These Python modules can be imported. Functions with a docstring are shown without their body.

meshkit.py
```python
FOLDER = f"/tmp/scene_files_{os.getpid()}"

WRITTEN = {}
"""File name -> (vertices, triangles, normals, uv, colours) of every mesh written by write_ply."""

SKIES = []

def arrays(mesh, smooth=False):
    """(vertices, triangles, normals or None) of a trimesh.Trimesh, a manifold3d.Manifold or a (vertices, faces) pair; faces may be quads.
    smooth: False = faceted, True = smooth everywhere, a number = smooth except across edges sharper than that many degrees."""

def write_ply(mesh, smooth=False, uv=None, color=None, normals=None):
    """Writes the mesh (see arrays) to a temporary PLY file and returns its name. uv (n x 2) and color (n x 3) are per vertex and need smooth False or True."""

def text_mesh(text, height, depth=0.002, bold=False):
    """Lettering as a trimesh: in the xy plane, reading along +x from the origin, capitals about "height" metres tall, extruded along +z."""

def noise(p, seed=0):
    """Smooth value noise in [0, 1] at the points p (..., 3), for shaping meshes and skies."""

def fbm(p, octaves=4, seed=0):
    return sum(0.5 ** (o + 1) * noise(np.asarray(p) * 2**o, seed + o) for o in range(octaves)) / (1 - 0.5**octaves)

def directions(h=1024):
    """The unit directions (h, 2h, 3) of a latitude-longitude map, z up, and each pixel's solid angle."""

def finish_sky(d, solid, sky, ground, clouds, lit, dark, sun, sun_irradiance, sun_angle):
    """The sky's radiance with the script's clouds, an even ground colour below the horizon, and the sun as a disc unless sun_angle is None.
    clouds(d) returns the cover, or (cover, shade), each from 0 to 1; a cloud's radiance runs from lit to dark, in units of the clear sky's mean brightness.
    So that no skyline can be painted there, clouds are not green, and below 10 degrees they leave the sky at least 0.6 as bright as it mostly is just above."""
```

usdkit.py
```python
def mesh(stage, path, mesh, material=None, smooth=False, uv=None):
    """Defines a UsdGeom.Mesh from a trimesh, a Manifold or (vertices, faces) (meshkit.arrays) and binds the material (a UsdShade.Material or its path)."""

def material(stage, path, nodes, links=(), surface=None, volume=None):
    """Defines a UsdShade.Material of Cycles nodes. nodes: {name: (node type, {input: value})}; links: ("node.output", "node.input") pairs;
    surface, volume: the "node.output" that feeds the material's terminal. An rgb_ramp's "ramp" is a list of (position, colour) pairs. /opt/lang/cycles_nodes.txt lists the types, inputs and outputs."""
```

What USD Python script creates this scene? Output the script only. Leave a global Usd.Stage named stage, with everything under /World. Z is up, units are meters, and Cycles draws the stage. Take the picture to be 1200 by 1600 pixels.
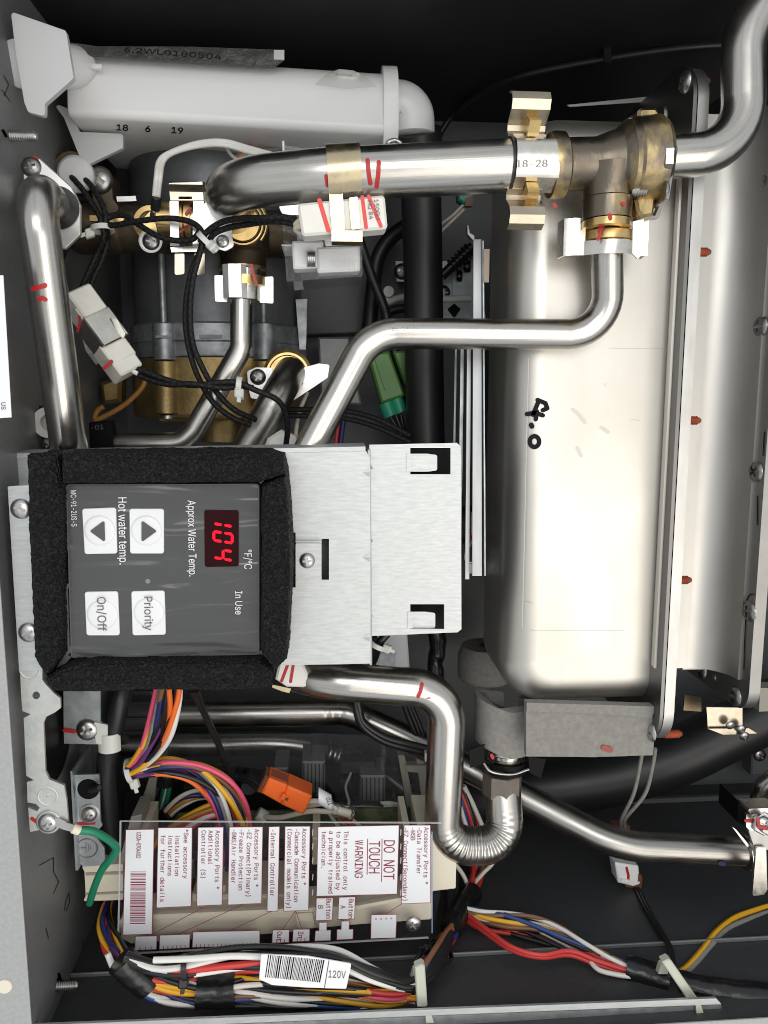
import math, random
import numpy as np
import trimesh
import manifold3d as m3
import meshkit, usdkit
from shapely.geometry import Polygon, LineString
from pxr import Usd, UsdGeom, UsdLux, UsdShade, Gf, Sdf

rng = random.Random(7)
stage = Usd.Stage.CreateInMemory()
UsdGeom.SetStageUpAxis(stage, 'Z')
UsdGeom.SetStageMetersPerUnit(stage, 1.0)
UsdGeom.Xform.Define(stage, '/World')
UsdGeom.Scope.Define(stage, '/World/Looks')

# ------------------------------------------------------------------ camera
# The cabinet's back lies in z = 0, its opening looks up (+z) at the camera.
F, D = 1220.0, 0.52                     # focal length in photograph pixels, camera height over the cabinet's back
VX, VY = 505.0, 622.0                   # where the cabinet's depth direction vanishes in the photograph
ROLL = math.radians(0.6)
nz = -np.array([(VX - 600) / F, -(VY - 800) / F, -1.0]); nz /= np.linalg.norm(nz)
x0 = np.cross([0, 1.0, 0], nz); x0 /= np.linalg.norm(x0)
y0 = np.cross(nz, x0)
xw = math.cos(ROLL) * x0 + math.sin(ROLL) * y0
yw = np.cross(nz, xw)
C2W = np.stack([xw, yw, nz], 0)         # world = C2W @ cam
CAM = np.array([0, 0, D])
cam = UsdGeom.Camera.Define(stage, '/World/camera')
mm = np.eye(4); mm[:3, :3] = C2W.T; mm[3, :3] = CAM
cam.AddTransformOp().Set(Gf.Matrix4d(*mm.ravel().tolist()))
cam.CreateFocalLengthAttr(26.0)
cam.CreateHorizontalApertureAttr(26.0 * 1200 / F)
cam.CreateVerticalApertureAttr(26.0 * 1600 / F)
cam.CreateClippingRangeAttr(Gf.Vec2f(0.01, 100))
cam.CreateExposureAttr(0.55)

# ------------------------------------------------------------------ light
dome = UsdLux.DomeLight.Define(stage, '/World/sky')
dome.CreateIntensityAttr(1.0)
dm = usdkit.material(stage, '/World/Looks/overcast_sky', {
    'b': ('background_shader', {'color': (0.93, 0.97, 1.0), 'strength': 0.52})}, [], surface='b.background')
UsdShade.MaterialBindingAPI.Apply(dome.GetPrim()).Bind(dm)

def rect_light(name, pos, target, w, h, power, color):
    l = UsdLux.RectLight.Define(stage, '/World/' + name)
    p, t = np.array(pos, float), np.array(target, float)
    z = (p - t) / np.linalg.norm(p - t)
    x = np.cross([0, 1.0, 0], z); x /= np.linalg.norm(x)
    y = np.cross(z, x)
    m = np.eye(4); m[0, :3], m[1, :3], m[2, :3], m[3, :3] = x, y, z, p
    l.AddTransformOp().Set(Gf.Matrix4d(*m.ravel().tolist()))
    l.CreateWidthAttr(w); l.CreateHeightAttr(h); l.CreateIntensityAttr(power)
    l.CreateColorAttr(Gf.Vec3f(*color))
rect_light('window_light', (0.02, 0.34, 1.45), (0.0, 0.0, 0.1), 0.75, 0.5, 2.6, (1.0, 0.99, 0.97))
rect_light('warm_light', (0.50, -0.42, 1.30), (0.03, -0.05, 0.1), 0.85, 0.85, 1.7, (1.0, 0.92, 0.81))

# ------------------------------------------------------------------ helpers: pixels of the photograph to points at a given depth
def ray(px, py):
    return C2W @ np.array([(px - 600) / F, -(py - 800) / F, -1.0])
def P(px, py, z):
    d = ray(px, py)
    return CAM + d * ((z - D) / d[2])
def PX(px, py, X):
    d = ray(px, py); return CAM + d * (X / d[0])
def PY(px, py, Y):
    d = ray(px, py); return CAM + d * (Y / d[1])
def S(z):                                # metres per photograph pixel at that depth
    return (D - z) / F

# ------------------------------------------------------------------ materials
MATS = {}
def mat(name, base, metal=0.0, rough=0.5, noise=0.0, nscale=60.0, bump=0.0, bscale=400.0, base2=None, ramp=(0.35, 0.65), rnoise=0.0, stretch=(1, 1, 1), extra=None, bdist=0.0006):
    if name in MATS:
        return MATS[name]
    pr = {'base_color': base, 'metallic': metal, 'roughness': rough}
    pr.update(extra or {})
    nodes, links = {'p': ('principled_bsdf', pr)}, []
    if noise or base2 is not None or bump or rnoise:
        nodes['g'] = ('geometry', {})
        nodes['mp'] = ('mapping', {'scale': stretch})
        links.append(('g.position', 'mp.vector'))
    if noise or base2 is not None:
        b2 = base2 if base2 is not None else tuple(max(0, c * (1 - noise)) for c in base)
        nodes['n'] = ('noise_texture', {'scale': nscale, 'detail': 6.0, 'roughness': 0.6})
        nodes['r'] = ('rgb_ramp', {'ramp': [(0, b2), (ramp[0], b2), (ramp[1], base), (1, base)]})
        links += [('mp.vector', 'n.vector'), ('n.fac', 'r.fac'), ('r.color', 'p.base_color')]
    if rnoise:
        nodes['rn'] = ('noise_texture', {'scale': nscale * 1.7, 'detail': 5.0})
        nodes['rr'] = ('map_range', {'from_min': 0.3, 'from_max': 0.7, 'to_min': max(0.02, rough - rnoise), 'to_max': rough + rnoise})
        links += [('mp.vector', 'rn.vector'), ('rn.fac', 'rr.value'), ('rr.result', 'p.roughness')]
    if bump:
        nodes['bn'] = ('noise_texture', {'scale': bscale, 'detail': 4.0})
        nodes['bu'] = ('bump', {'strength': bump, 'distance': bdist})
        links += [('mp.vector', 'bn.vector'), ('bn.fac', 'bu.height'), ('bu.normal', 'p.normal')]
    MATS[name] = usdkit.material(stage, '/World/Looks/' + name, nodes, links, surface='p.BSDF')
    return MATS[name]

def pipe_steel(name, base, base2, rough):
    """drawn stainless tube: streaks along its length, by the tube's own coordinates"""
    nodes = {'a': ('attribute', {'attribute': 'st'}),
             'm1': ('mapping', {'scale': (26.0, 9.0, 1.0)}),
             'n1': ('noise_texture', {'scale': 1.0, 'detail': 6.0, 'roughness': 0.65}),
             'm2': ('mapping', {'scale': (90.0, 5.0, 1.0)}),
             'n2': ('noise_texture', {'scale': 1.0, 'detail': 3.0}),
             'g': ('geometry', {}),
             'n3': ('noise_texture', {'scale': 45.0, 'detail': 5.0}),
             'r': ('rgb_ramp', {'ramp': [(0, base2), (0.36, base2), (0.62, base), (1, base)]}),
             'rr': ('map_range', {'from_min': 0.3, 'from_max': 0.7, 'to_min': rough - 0.06, 'to_max': rough + 0.09}),
             'bu': ('bump', {'strength': 0.10, 'distance': 0.0004}),
             'p': ('principled_bsdf', {'metallic': 1.0, 'roughness': rough})}
    links = [('a.vector', 'm1.vector'), ('a.vector', 'm2.vector'), ('m1.vector', 'n1.vector'), ('m2.vector', 'n2.vector'), ('g.position', 'n3.vector'),
             ('n1.fac', 'r.fac'), ('r.color', 'p.base_color'), ('n3.fac', 'rr.value'), ('rr.result', 'p.roughness'),
             ('n2.fac', 'bu.height'), ('bu.normal', 'p.normal')]
    MATS[name] = usdkit.material(stage, '/World/Looks/' + name, nodes, links, surface='p.BSDF')
    return MATS[name]

PIPE = pipe_steel('stainless_tube', (0.57, 0.545, 0.51), (0.42, 0.40, 0.37), 0.24)
PIPE_D = pipe_steel('dull_stainless_tube', (0.40, 0.385, 0.36), (0.28, 0.27, 0.25), 0.28)
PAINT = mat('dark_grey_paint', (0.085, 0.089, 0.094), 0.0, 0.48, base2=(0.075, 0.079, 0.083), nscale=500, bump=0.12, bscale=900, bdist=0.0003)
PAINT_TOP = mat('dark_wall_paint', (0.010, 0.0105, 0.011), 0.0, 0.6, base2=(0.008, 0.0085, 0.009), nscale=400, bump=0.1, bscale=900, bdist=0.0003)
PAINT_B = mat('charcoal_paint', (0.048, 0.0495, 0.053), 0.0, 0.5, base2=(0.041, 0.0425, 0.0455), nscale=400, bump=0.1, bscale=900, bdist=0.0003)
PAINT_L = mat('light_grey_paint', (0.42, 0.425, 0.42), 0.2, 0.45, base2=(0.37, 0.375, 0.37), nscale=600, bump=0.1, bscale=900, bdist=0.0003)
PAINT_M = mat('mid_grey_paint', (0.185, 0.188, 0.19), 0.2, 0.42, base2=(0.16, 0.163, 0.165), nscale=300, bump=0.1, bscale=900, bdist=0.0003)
GALV_M = mat('weathered_galvanised_steel', (0.46, 0.475, 0.48), 0.85, 0.45, base2=(0.36, 0.375, 0.385), nscale=150, stretch=(1, .15, 1))
GALV = mat('galvanised_steel', (0.575, 0.59, 0.585), 0.75, 0.5, base2=(0.49, 0.505, 0.505), nscale=170, stretch=(1, 6, 1), rnoise=0.03, bump=0.03, bscale=260, bdist=0.0003)
GALV_D = mat('dull_galvanised_steel', (0.50, 0.53, 0.54), 0.85, 0.48, base2=(0.38, 0.41, 0.42), nscale=120, rnoise=0.08, bump=0.1)
ZINC_CAST = mat('matt_zinc_plate', (0.60, 0.61, 0.58), 0.7, 0.5, base2=(0.52, 0.53, 0.50), nscale=200, bump=0.25, bscale=350)
PAN = mat('drawn_stainless_sheet', (0.63, 0.605, 0.555), 1.0, 0.45, base2=(0.55, 0.525, 0.475), nscale=11, stretch=(1, 0.6, 1), ramp=(0.28, 0.5), rnoise=0.07, bump=0.03, bscale=500, bdist=0.0002)
PAN_E = mat('sheared_stainless_edge', (0.58, 0.57, 0.55), 1.0, 0.45, base2=(0.46, 0.45, 0.43), nscale=90, stretch=(1, .3, 1))
FLG = mat('grey_flange_steel', (0.33, 0.325, 0.315), 1.0, 0.45, base2=(0.29, 0.285, 0.275), nscale=40)
PAN_D = mat('grey_stainless_sheet', (0.53, 0.515, 0.485), 1.0, 0.46, base2=(0.47, 0.455, 0.43), nscale=30, stretch=(1, 0.3, 1), rnoise=0.05, bump=0.04, bscale=500, bdist=0.0002)
CLIPM = mat('spring_steel', (0.72, 0.69, 0.63), 1.0, 0.26, noise=0.15, nscale=150, rnoise=0.06)
CLIPT = mat('tan_spring_steel', (0.50, 0.44, 0.35), 1.0, 0.28, noise=0.1, nscale=150, rnoise=0.04)
CLIPG = mat('gold_spring_steel', (0.60, 0.50, 0.33), 1.0, 0.30, noise=0.05, nscale=150, rnoise=0.06)
PLATE_W = mat('bright_zinc_plate', (0.86, 0.85, 0.83), 0.9, 0.42, noise=0.1, nscale=150, rnoise=0.06)
BRASS = mat('yellow_brass', (0.70, 0.50, 0.22), 1.0, 0.32, noise=0.2, nscale=120, rnoise=0.08)
BRASS_D = mat('tarnished_brass', (0.56, 0.42, 0.20), 1.0, 0.38, base2=(0.17, 0.145, 0.115), nscale=48, ramp=(0.43, 0.60), stretch=(1.0, 0.55, 1.0), rnoise=0.1, bump=0.25, bscale=420)
BRASS_B = mat('brown_cast_brass', (0.13, 0.098, 0.06), 0.8, 0.5, base2=(0.07, 0.055, 0.04), nscale=90, bump=0.3, bscale=300)
BRASS_C = mat('rough_cast_brass', (0.46, 0.33, 0.15), 0.9, 0.48, base2=(0.33, 0.235, 0.10), nscale=100, bump=0.35, bscale=450)
SCREW = mat('screw_steel', (0.56, 0.55, 0.54), 1.0, 0.34, noise=0.2, nscale=200)
SCREW_D = mat('dark_screw_steel', (0.34, 0.33, 0.32), 1.0, 0.32, noise=0.2, nscale=200)
RUST = mat('orange_thread_lock', (0.42, 0.085, 0.03), 0.0, 0.5, base2=(0.26, 0.05, 0.02), nscale=300)
WHITE_P = mat('milky_plastic', (0.88, 0.88, 0.86), 0.0, 0.36, extra={'subsurface_weight': 0.5, 'subsurface_scale': 0.004, 'subsurface_radius': (1.0, 1.0, 0.9)})
WHITE_G = mat('grey_milky_plastic', (0.58, 0.59, 0.59), 0.0, 0.4, extra={'subsurface_weight': 0.2, 'subsurface_scale': 0.004, 'subsurface_radius': (1.0, 1.0, 1.0)})
STAND = mat('pale_stand_plastic', (0.52, 0.53, 0.44), 0.0, 0.4)
NYLON = mat('nylon', (0.66, 0.67, 0.62), 0.0, 0.35)
CERAM = mat('white_ceramic', (0.80, 0.775, 0.72), 0.0, 0.45, base2=(0.74, 0.71, 0.65), nscale=120)
WHITE = mat('white_print', (0.84, 0.84, 0.84), 0.0, 0.4)
LABELW = mat('white_label', (0.82, 0.83, 0.86), 0.0, 0.35)
RED = mat('red_marker', (0.43, 0.014, 0.012), 0.0, 0.4)
MAROON = mat('maroon_print', (0.26, 0.035, 0.06), 0.0, 0.4)
BLACKINK = mat('black_ink', (0.004, 0.0035, 0.006), 0.0, 0.7, extra={'specular_ior_level': 0.25})
INKGREY = mat('grey_print', (0.12, 0.12, 0.12), 0.0, 0.4)
RUBBER = mat('black_rubber', (0.012, 0.0125, 0.014), 0.0, 0.42, bump=0.08, bscale=700)
TAPE = mat('black_tape', (0.008, 0.008, 0.009), 0.0, 0.28, bump=0.5, bscale=160, bdist=0.001)
BLACKP = mat('black_plastic', (0.014, 0.014, 0.016), 0.0, 0.33)
BLACKM = mat('black_metal', (0.006, 0.006, 0.006), 0.0, 0.5, extra={'specular_ior_level': 0.12})
MOTOR = mat('motor_casing', (0.155, 0.16, 0.168), 0.55, 0.40, base2=(0.13, 0.135, 0.142), nscale=250, bump=0.06)
MOTOR_L = mat('motor_rim', (0.38, 0.395, 0.41), 0.7, 0.45, base2=(0.20, 0.21, 0.22), nscale=150, bump=0.1)
PANEL = None
CREAM = mat('cream_plastic', (0.76, 0.70, 0.56), 0.0, 0.42)
CREAM_D = mat('dim_cream_plastic', (0.33, 0.315, 0.26), 0.0, 0.45)
PCB = mat('green_circuit_board', (0.045, 0.075, 0.035), 0.0, 0.4, base2=(0.10, 0.115, 0.05), nscale=140, ramp=(0.45, 0.55))
CHIP = mat('dark_component', (0.022, 0.022, 0.025), 0.0, 0.4)
HEATSINK = mat('grey_heat_sink', (0.24, 0.25, 0.255), 0.6, 0.45)
GREENC = mat('green_connector', (0.07, 0.19, 0.04), 0.0, 0.4)
TEAL = mat('teal_seal', (0.02, 0.27, 0.16), 0.0, 0.4)
ORANGEC = mat('orange_connector', (0.92, 0.15, 0.02), 0.0, 0.42)
BROWNC = mat('brown_connector', (0.16, 0.055, 0.025), 0.0, 0.45)
GREYFOAM = mat('grey_insulation', (0.27, 0.255, 0.235), 0.0, 0.85, base2=(0.215, 0.205, 0.19), nscale=420, bump=0.5, bscale=900)
NUT = mat('grey_brown_nut', (0.25, 0.215, 0.185), 0.6, 0.42, noise=0.15, nscale=300)

W = {}
for nm, c in dict(white=(0.78, 0.76, 0.72), black=(0.012, 0.012, 0.013), red=(0.62, 0.045, 0.04), yellow=(0.80, 0.42, 0.02), blue=(0.025, 0.075, 0.27), navy=(0.02, 0.025, 0.12),
                  pink=(0.80, 0.10, 0.20), orange=(0.85, 0.17, 0.03), grey=(0.24, 0.25, 0.26), purple=(0.13, 0.04, 0.16), brown=(0.22, 0.10, 0.05), green=(0.01, 0.20, 0.10), ochre=(0.45, 0.21, 0.04), cream=(0.66, 0.60, 0.50)).items():
    W[nm] = mat(nm + '_insulation', c, 0.0, 0.36)

# braided cable sleeve
MATS['braid'] = BRAID = usdkit.material(stage, '/World/Looks/black_braid', {
    'a': ('attribute', {'attribute': 'st'}), 'm1': ('mapping', {'scale': (6.0, 600.0, 1.0), 'rotation': (0, 0, 0.0)}),
    'c': ('checker_texture', {'scale': 1.0, 'color1': (0.004, 0.004, 0.004), 'color2': (0.015, 0.015, 0.016)}),
    'bu': ('bump', {'strength': 0.6, 'distance': 0.0003}),
    'p': ('principled_bsdf', {'roughness': 0.6, 'specular_ior_level': 0.3})},
    [('a.vector', 'm1.vector'), ('m1.vector', 'c.vector'), ('c.color', 'p.base_color'), ('c.fac', 'bu.height'), ('bu.normal', 'p.normal')], surface='p.BSDF')
# open-cell foam
MATS['foam'] = FOAM = usdkit.material(stage, '/World/Looks/black_foam', {
    'g': ('geometry', {}), 'v': ('voronoi_texture', {'scale': 850.0, 'feature': 'f1'}), 'n': ('noise_texture', {'scale': 900.0, 'detail': 4.0, 'roughness': 0.75}),
    'r': ('rgb_ramp', {'ramp': [(0, (0.001, 0.001, 0.001)), (0.45, (0.002, 0.002, 0.002)), (0.56, (0.012, 0.012, 0.0125)), (0.8, (0.05, 0.05, 0.05))]}),
    'bu': ('bump', {'strength': 1.0, 'distance': 0.0022}), 'p': ('principled_bsdf', {'roughness': 0.6, 'specular_ior_level': 0.3})},
    [('g.position', 'v.vector'), ('g.position', 'n.vector'), ('n.fac', 'r.fac'), ('r.color', 'p.base_color'), ('v.distance', 'bu.height'), ('bu.normal', 'p.normal')], surface='p.BSDF')
# glossy wavy face film of the remote
MATS['panel'] = PANEL = usdkit.material(stage, '/World/Looks/grey_film', {
    'g': ('geometry', {}), 'mp': ('mapping', {'scale': (22.0, 120.0, 22.0)}), 'n': ('noise_texture', {'scale': 1.0, 'detail': 1.5, 'distortion': 0.6}),
    'bu': ('bump', {'strength': 0.75, 'distance': 0.0026}), 'p': ('principled_bsdf', {'base_color': (0.070, 0.070, 0.070), 'roughness': 0.2, 'specular_ior_level': 0.6})},
    [('g.position', 'mp.vector'), ('mp.vector', 'n.vector'), ('n.fac', 'bu.height'), ('bu.normal', 'p.normal')], surface='p.BSDF')
DISP = mat('display_window', (0.022, 0.002, 0.003), 0.0, 0.25, extra={'specular_ior_level': 0.12})
MATS['led'] = LED = usdkit.material(stage, '/World/Looks/lit_red_segment', {'e': ('emission', {'color': (1.0, 0.012, 0.03), 'strength': 1.3})}, [], surface='e.emission')
def clear(name, tint, gloss):
    MATS[name] = usdkit.material(stage, '/World/Looks/' + name, {
        't': ('transparent_bsdf', {'color': tint}), 'gl': ('glossy_bsdf', {'color': (1, 1, 1), 'roughness': 0.08}), 'd': ('diffuse_bsdf', {'color': (0.8, 0.8, 0.8)}),
        'f': ('fresnel', {'IOR': 1.22}), 'm': ('mix_closure', {}), 'm2': ('mix_closure', {'fac': gloss})},
        [('f.fac', 'm.fac'), ('t.BSDF', 'm.closure1'), ('gl.BSDF', 'm.closure2'), ('m.closure', 'm2.closure1'), ('d.BSDF', 'm2.closure2')], surface='m2.closure')
    return MATS[name]
CLEAR = clear('clear_film', (0.985, 0.988, 0.99), 0.008)
CLEAR2 = clear('clear_box', (0.97, 0.972, 0.975), 0.03)

# ------------------------------------------------------------------ scene tree
USED = {}
def numbered(path):
    n = USED.get(path, -1) + 1
    USED[path] = n
    return path if n == 0 else f'{path}_{n:03d}'
def thing(name, label, cat, group=None, kind=None):
    path = numbered('/World/' + name)
    p = UsdGeom.Xform.Define(stage, path).GetPrim()
    for k, v in dict(label=label, category=cat, group=group, kind=kind).items():
        if v: p.SetCustomDataByKey(k, v)
    return path
def part(parent, name, mesh, m, smooth=30, uv=None, label=None):
    path = numbered(parent + '/' + name)
    g = usdkit.mesh(stage, path, mesh, m, smooth=smooth, uv=uv)
    if label: g.GetPrim().SetCustomDataByKey('label', label)
    return path
def solo(name, mesh, m, label, cat, smooth=30, uv=None, group=None):
    path = part('/World', name, mesh, m, smooth, uv)
    p = stage.GetPrimAtPath(path)
    p.SetCustomDataByKey('label', label); p.SetCustomDataByKey('category', cat)
    if group: p.SetCustomDataByKey('group', group)
    return path

# ------------------------------------------------------------------ shapes
def cat(ms):
    return trimesh.util.concatenate([m for m in ms])
def to_tri(man):
    m = man.to_mesh()
    return trimesh.Trimesh(m.vert_properties[:, :3], m.tri_verts, process=False)
def hull(points):
    return to_tri(m3.Manifold.hull_points([tuple(map(float, p)) for p in points]))
def rounded(pts, radii, n=6):
    """a 2D polygon with its corners rounded"""
    pts = [np.array(p, float) for p in pts]; out = []
    k = len(pts)
    rad = radii if hasattr(radii, '__len__') else [radii] * k
    for i in range(k):
        p, a, b = pts[i], pts[i - 1], pts[(i + 1) % k]
        u, v = a - p, b - p
        lu, lv = np.linalg.norm(u), np.linalg.norm(v)
        u, v = u / lu, v / lv
        ang = math.acos(max(-1, min(1, float(u @ v))))
        r = rad[i]
        if r <= 0 or abs(ang - math.pi) < 0.02:
            out.append(p); continue
        t = min(r / math.tan(ang / 2), lu * 0.48, lv * 0.48)
        rr = t * math.tan(ang / 2)
        c = p + (u + v) / np.linalg.norm(u + v) * (rr / math.sin(ang / 2))
        s, e = p + u * t - c, p + v * t - c
        a0 = math.atan2(s[1], s[0]); da = math.atan2(e[1], e[0]) - a0
        da = (da + math.pi) % (2 * math.pi) - math.pi
        for q in range(n + 1):
            aa = a0 + da * q / n
            out.append(c + rr * np.array([math.cos(aa), math.sin(aa)]))
    return out
def slab(pts, z, t, r=0, holes=(), bevel=0.0):
    """a plate whose upper face, at height z, has the given outline; t thick"""
    w = [P(a, b, z)[:2] for a, b in pts]
    if r: w = rounded(w, r * S(z) if not hasattr(r, '__len__') else [q * S(z) for q in r])
    pg = Polygon(w, [[P(a, b, z)[:2] for a, b in h] for h in holes]).buffer(0)
    if bevel and not holes:
        q = pg.buffer(-bevel, join_style=2)
        if q.geom_type == 'Polygon' and abs(pg.convex_hull.area - pg.area) < 1e-3 * pg.area:
            a, b = np.array(pg.exterior.coords), np.array(q.exterior.coords)
            return hull([(*p, z - t) for p in a] + [(*p, z - bevel) for p in a] + [(*p, z) for p in b])
    ms = []
    for g in getattr(pg, 'geoms', [pg]):
        m = trimesh.creation.extrude_polygon(g, t, engine='earcut'); m.apply_translation([0, 0, z - t]); ms.append(m)
    return cat(ms)
def sheet(pts, z):
    """only the upper face of a film too thin to have edges"""
    m = slab(pts, z, .001); up = np.nonzero(m.face_normals[:, 2] > .9)[0]
    return m.submesh([up], append=True)
def circle(cx, cy, r, n=20):
    return [(cx + r * math.cos(2 * math.pi * i / n), cy + r * math.sin(2 * math.pi * i / n)) for i in range(n)]
def rectpts(x0, y0, x1, y1):
    return [(x0, y0), (x1, y0), (x1, y1), (x0, y1)]
def frame_of(axis):
    a = np.array(axis, float); a /= np.linalg.norm(a)
    h = np.array([0, 0, 1.0]) if abs(a[2]) < 0.9 else np.array([1.0, 0, 0])
    u = np.cross(h, a); u /= np.linalg.norm(u)
    return u, np.cross(a, u), a
def lathe(profile, centre, axis, n=32):
    """profile: (radius, height along axis) pairs, turned about the axis"""
    u, v, a = frame_of(axis); c = np.array(centre, float)
    prof = [(max(r, 1e-6), h) for r, h in profile]
    vs = []
    for r, h in prof:
        for i in range(n):
            t = 2 * math.pi * i / n
            vs.append(c + a * h + r * (math.cos(t) * u + math.sin(t) * v))
    fs = []
    for j in range(len(prof) - 1):
        for i in range(n):
            p, q = j * n + i, j * n + (i + 1) % n
            fs += [[p, q, q + n], [p, q + n, p + n]]
    m = trimesh.Trimesh(np.array(vs), np.array(fs), process=False)
    m.merge_vertices(); m.update_faces(m.nondegenerate_faces()); 
    if m.volume < 0: m.invert()
    return m
def cyl(p, q, r, n=28, bev=0.0004):
    p, q = np.array(p, float), np.array(q, float); L = np.linalg.norm(q - p)
    b = min(bev, r * 0.3, L * 0.3)
    return lathe([(0, 0), (r - b, 0), (r, b), (r, L - b), (r - b, L), (0, L)], p, q - p, n)
def rbox(c, size, rot=0.0, b=0.0006, M=None):
    """chamfered box about c, turned by rot about z (or by the 3x3 M)"""
    h = np.array(size) / 2; pts = []
    for sx in (-1, 1):
        for sy in (-1, 1):
            for sz in (-1, 1):
                k = np.array([sx, sy, sz]) * h
                for ax in range(3):
                    q = k.copy()
                    for o in range(3):
                        if o != ax: q[o] -= np.sign(q[o]) * min(b, h[o] * 0.5)
                    pts.append(q)
    R = np.array([[math.cos(rot), -math.sin(rot), 0], [math.sin(rot), math.cos(rot), 0], [0, 0, 1]]) if M is None else np.array(M)
    return hull(np.array(pts) @ R.T + np.array(c))
def fillet_path(pts, R, n=10):
    pts = [np.array(p, float) for p in pts]; out = [pts[0]]
    for i in range(1, len(pts) - 1):
        p = pts[i]; u, v = pts[i - 1] - p, pts[i + 1] - p
        lu, lv = np.linalg.norm(u), np.linalg.norm(v); u, v = u / lu, v / lv
        ang = math.acos(max(-1, min(1, float(u @ v))))
        if ang > math.pi - 0.02: out.append(p); continue
        r = R[i - 1] if hasattr(R, '__len__') else R
        t = min(r / math.tan(ang / 2), lu * 0.49, lv * 0.49); rr = t * math.tan(ang / 2)
        c = p + (u + v) / np.linalg.norm(u + v) * rr / math.sin(ang / 2)
        a, b = p + u * t - c, p + v * t - c
        tot = math.pi - ang
        e2 = b - a * (a @ b) / (a @ a); e2 = e2 / np.linalg.norm(e2) * rr
        for q in range(n + 1):
            out.append(c + a * math.cos(tot * q / n) + e2 * math.sin(tot * q / n))
    out.append(pts[-1]); return np.array(out)
def spline(pts, per=8):
    p = np.array(pts, float); p = np.vstack([2 * p[0] - p[1], p, 2 * p[-1] - p[-2]]); out = []
    for i in range(1, len(p) - 2):
        for k in range(per):
            t = k / per
            out.append(0.5 * (2 * p[i] + (p[i + 1] - p[i - 1]) * t + (2 * p[i - 1] - 5 * p[i] + 4 * p[i + 1] - p[i + 2]) * t * t + (3 * p[i] - p[i - 1] - 3 * p[i + 1] + p[i + 2]) * t ** 3))
    out.append(p[-2]); return np.array(out)
def sweep(path, r, n=24, cap=True, rf=None):
    """round tube along the path; returns (mesh, uv); rf(s, angle) scales the radius"""
    path = np.array(path, float)
    keep = [0] + [i for i in range(1, len(path)) if np.linalg.norm(path[i] - path[i - 1]) > 1e-7]; path = path[keep]
    tn = np.gradient(path, axis=0); tn /= np.linalg.norm(tn, axis=1, keepdims=True)
    s = np.concatenate([[0], np.cumsum(np.linalg.norm(np.diff(path, axis=0), axis=1))])
    u = frame_of(tn[0])[0]; V, UV, Fc = [], [], []
    for i, (p, t) in enumerate(zip(path, tn)):
        u = u - t * (u @ t); u /= np.linalg.norm(u); w = np.cross(t, u)
        for k in range(n + 1):
            a = 2 * math.pi * k / n
            rr = r * (rf(s[i], a, math.cos(a) * u + math.sin(a) * w) if rf else 1.0)
            V.append(p + rr * (math.cos(a) * u + math.sin(a) * w)); UV.append((k / n, s[i]))
    for i in range(len(path) - 1):
        for k in range(n):
            a, b = i * (n + 1) + k, i * (n + 1) + k + 1
            Fc += [[a, b, b + n + 1], [a, b + n + 1, a + n + 1]]
    if cap:
        for i, sg in ((0, -1), (len(path) - 1, 1)):
            base = len(V)
            for k in range(n): V.append(V[i * (n + 1) + k]); UV.append((0, s[i]))
            V.append(path[i]); UV.append((0, s[i]))
            for k in range(n):
                f = [base + k, base + (k + 1) % n, base + n]
                Fc.append(f if sg > 0 else f[::-1])
    m = trimesh.Trimesh(np.array(V), np.array(Fc), process=False)
    return m, np.array(UV)
def px_path(pts):
    return [P(*p) for p in pts]
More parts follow.
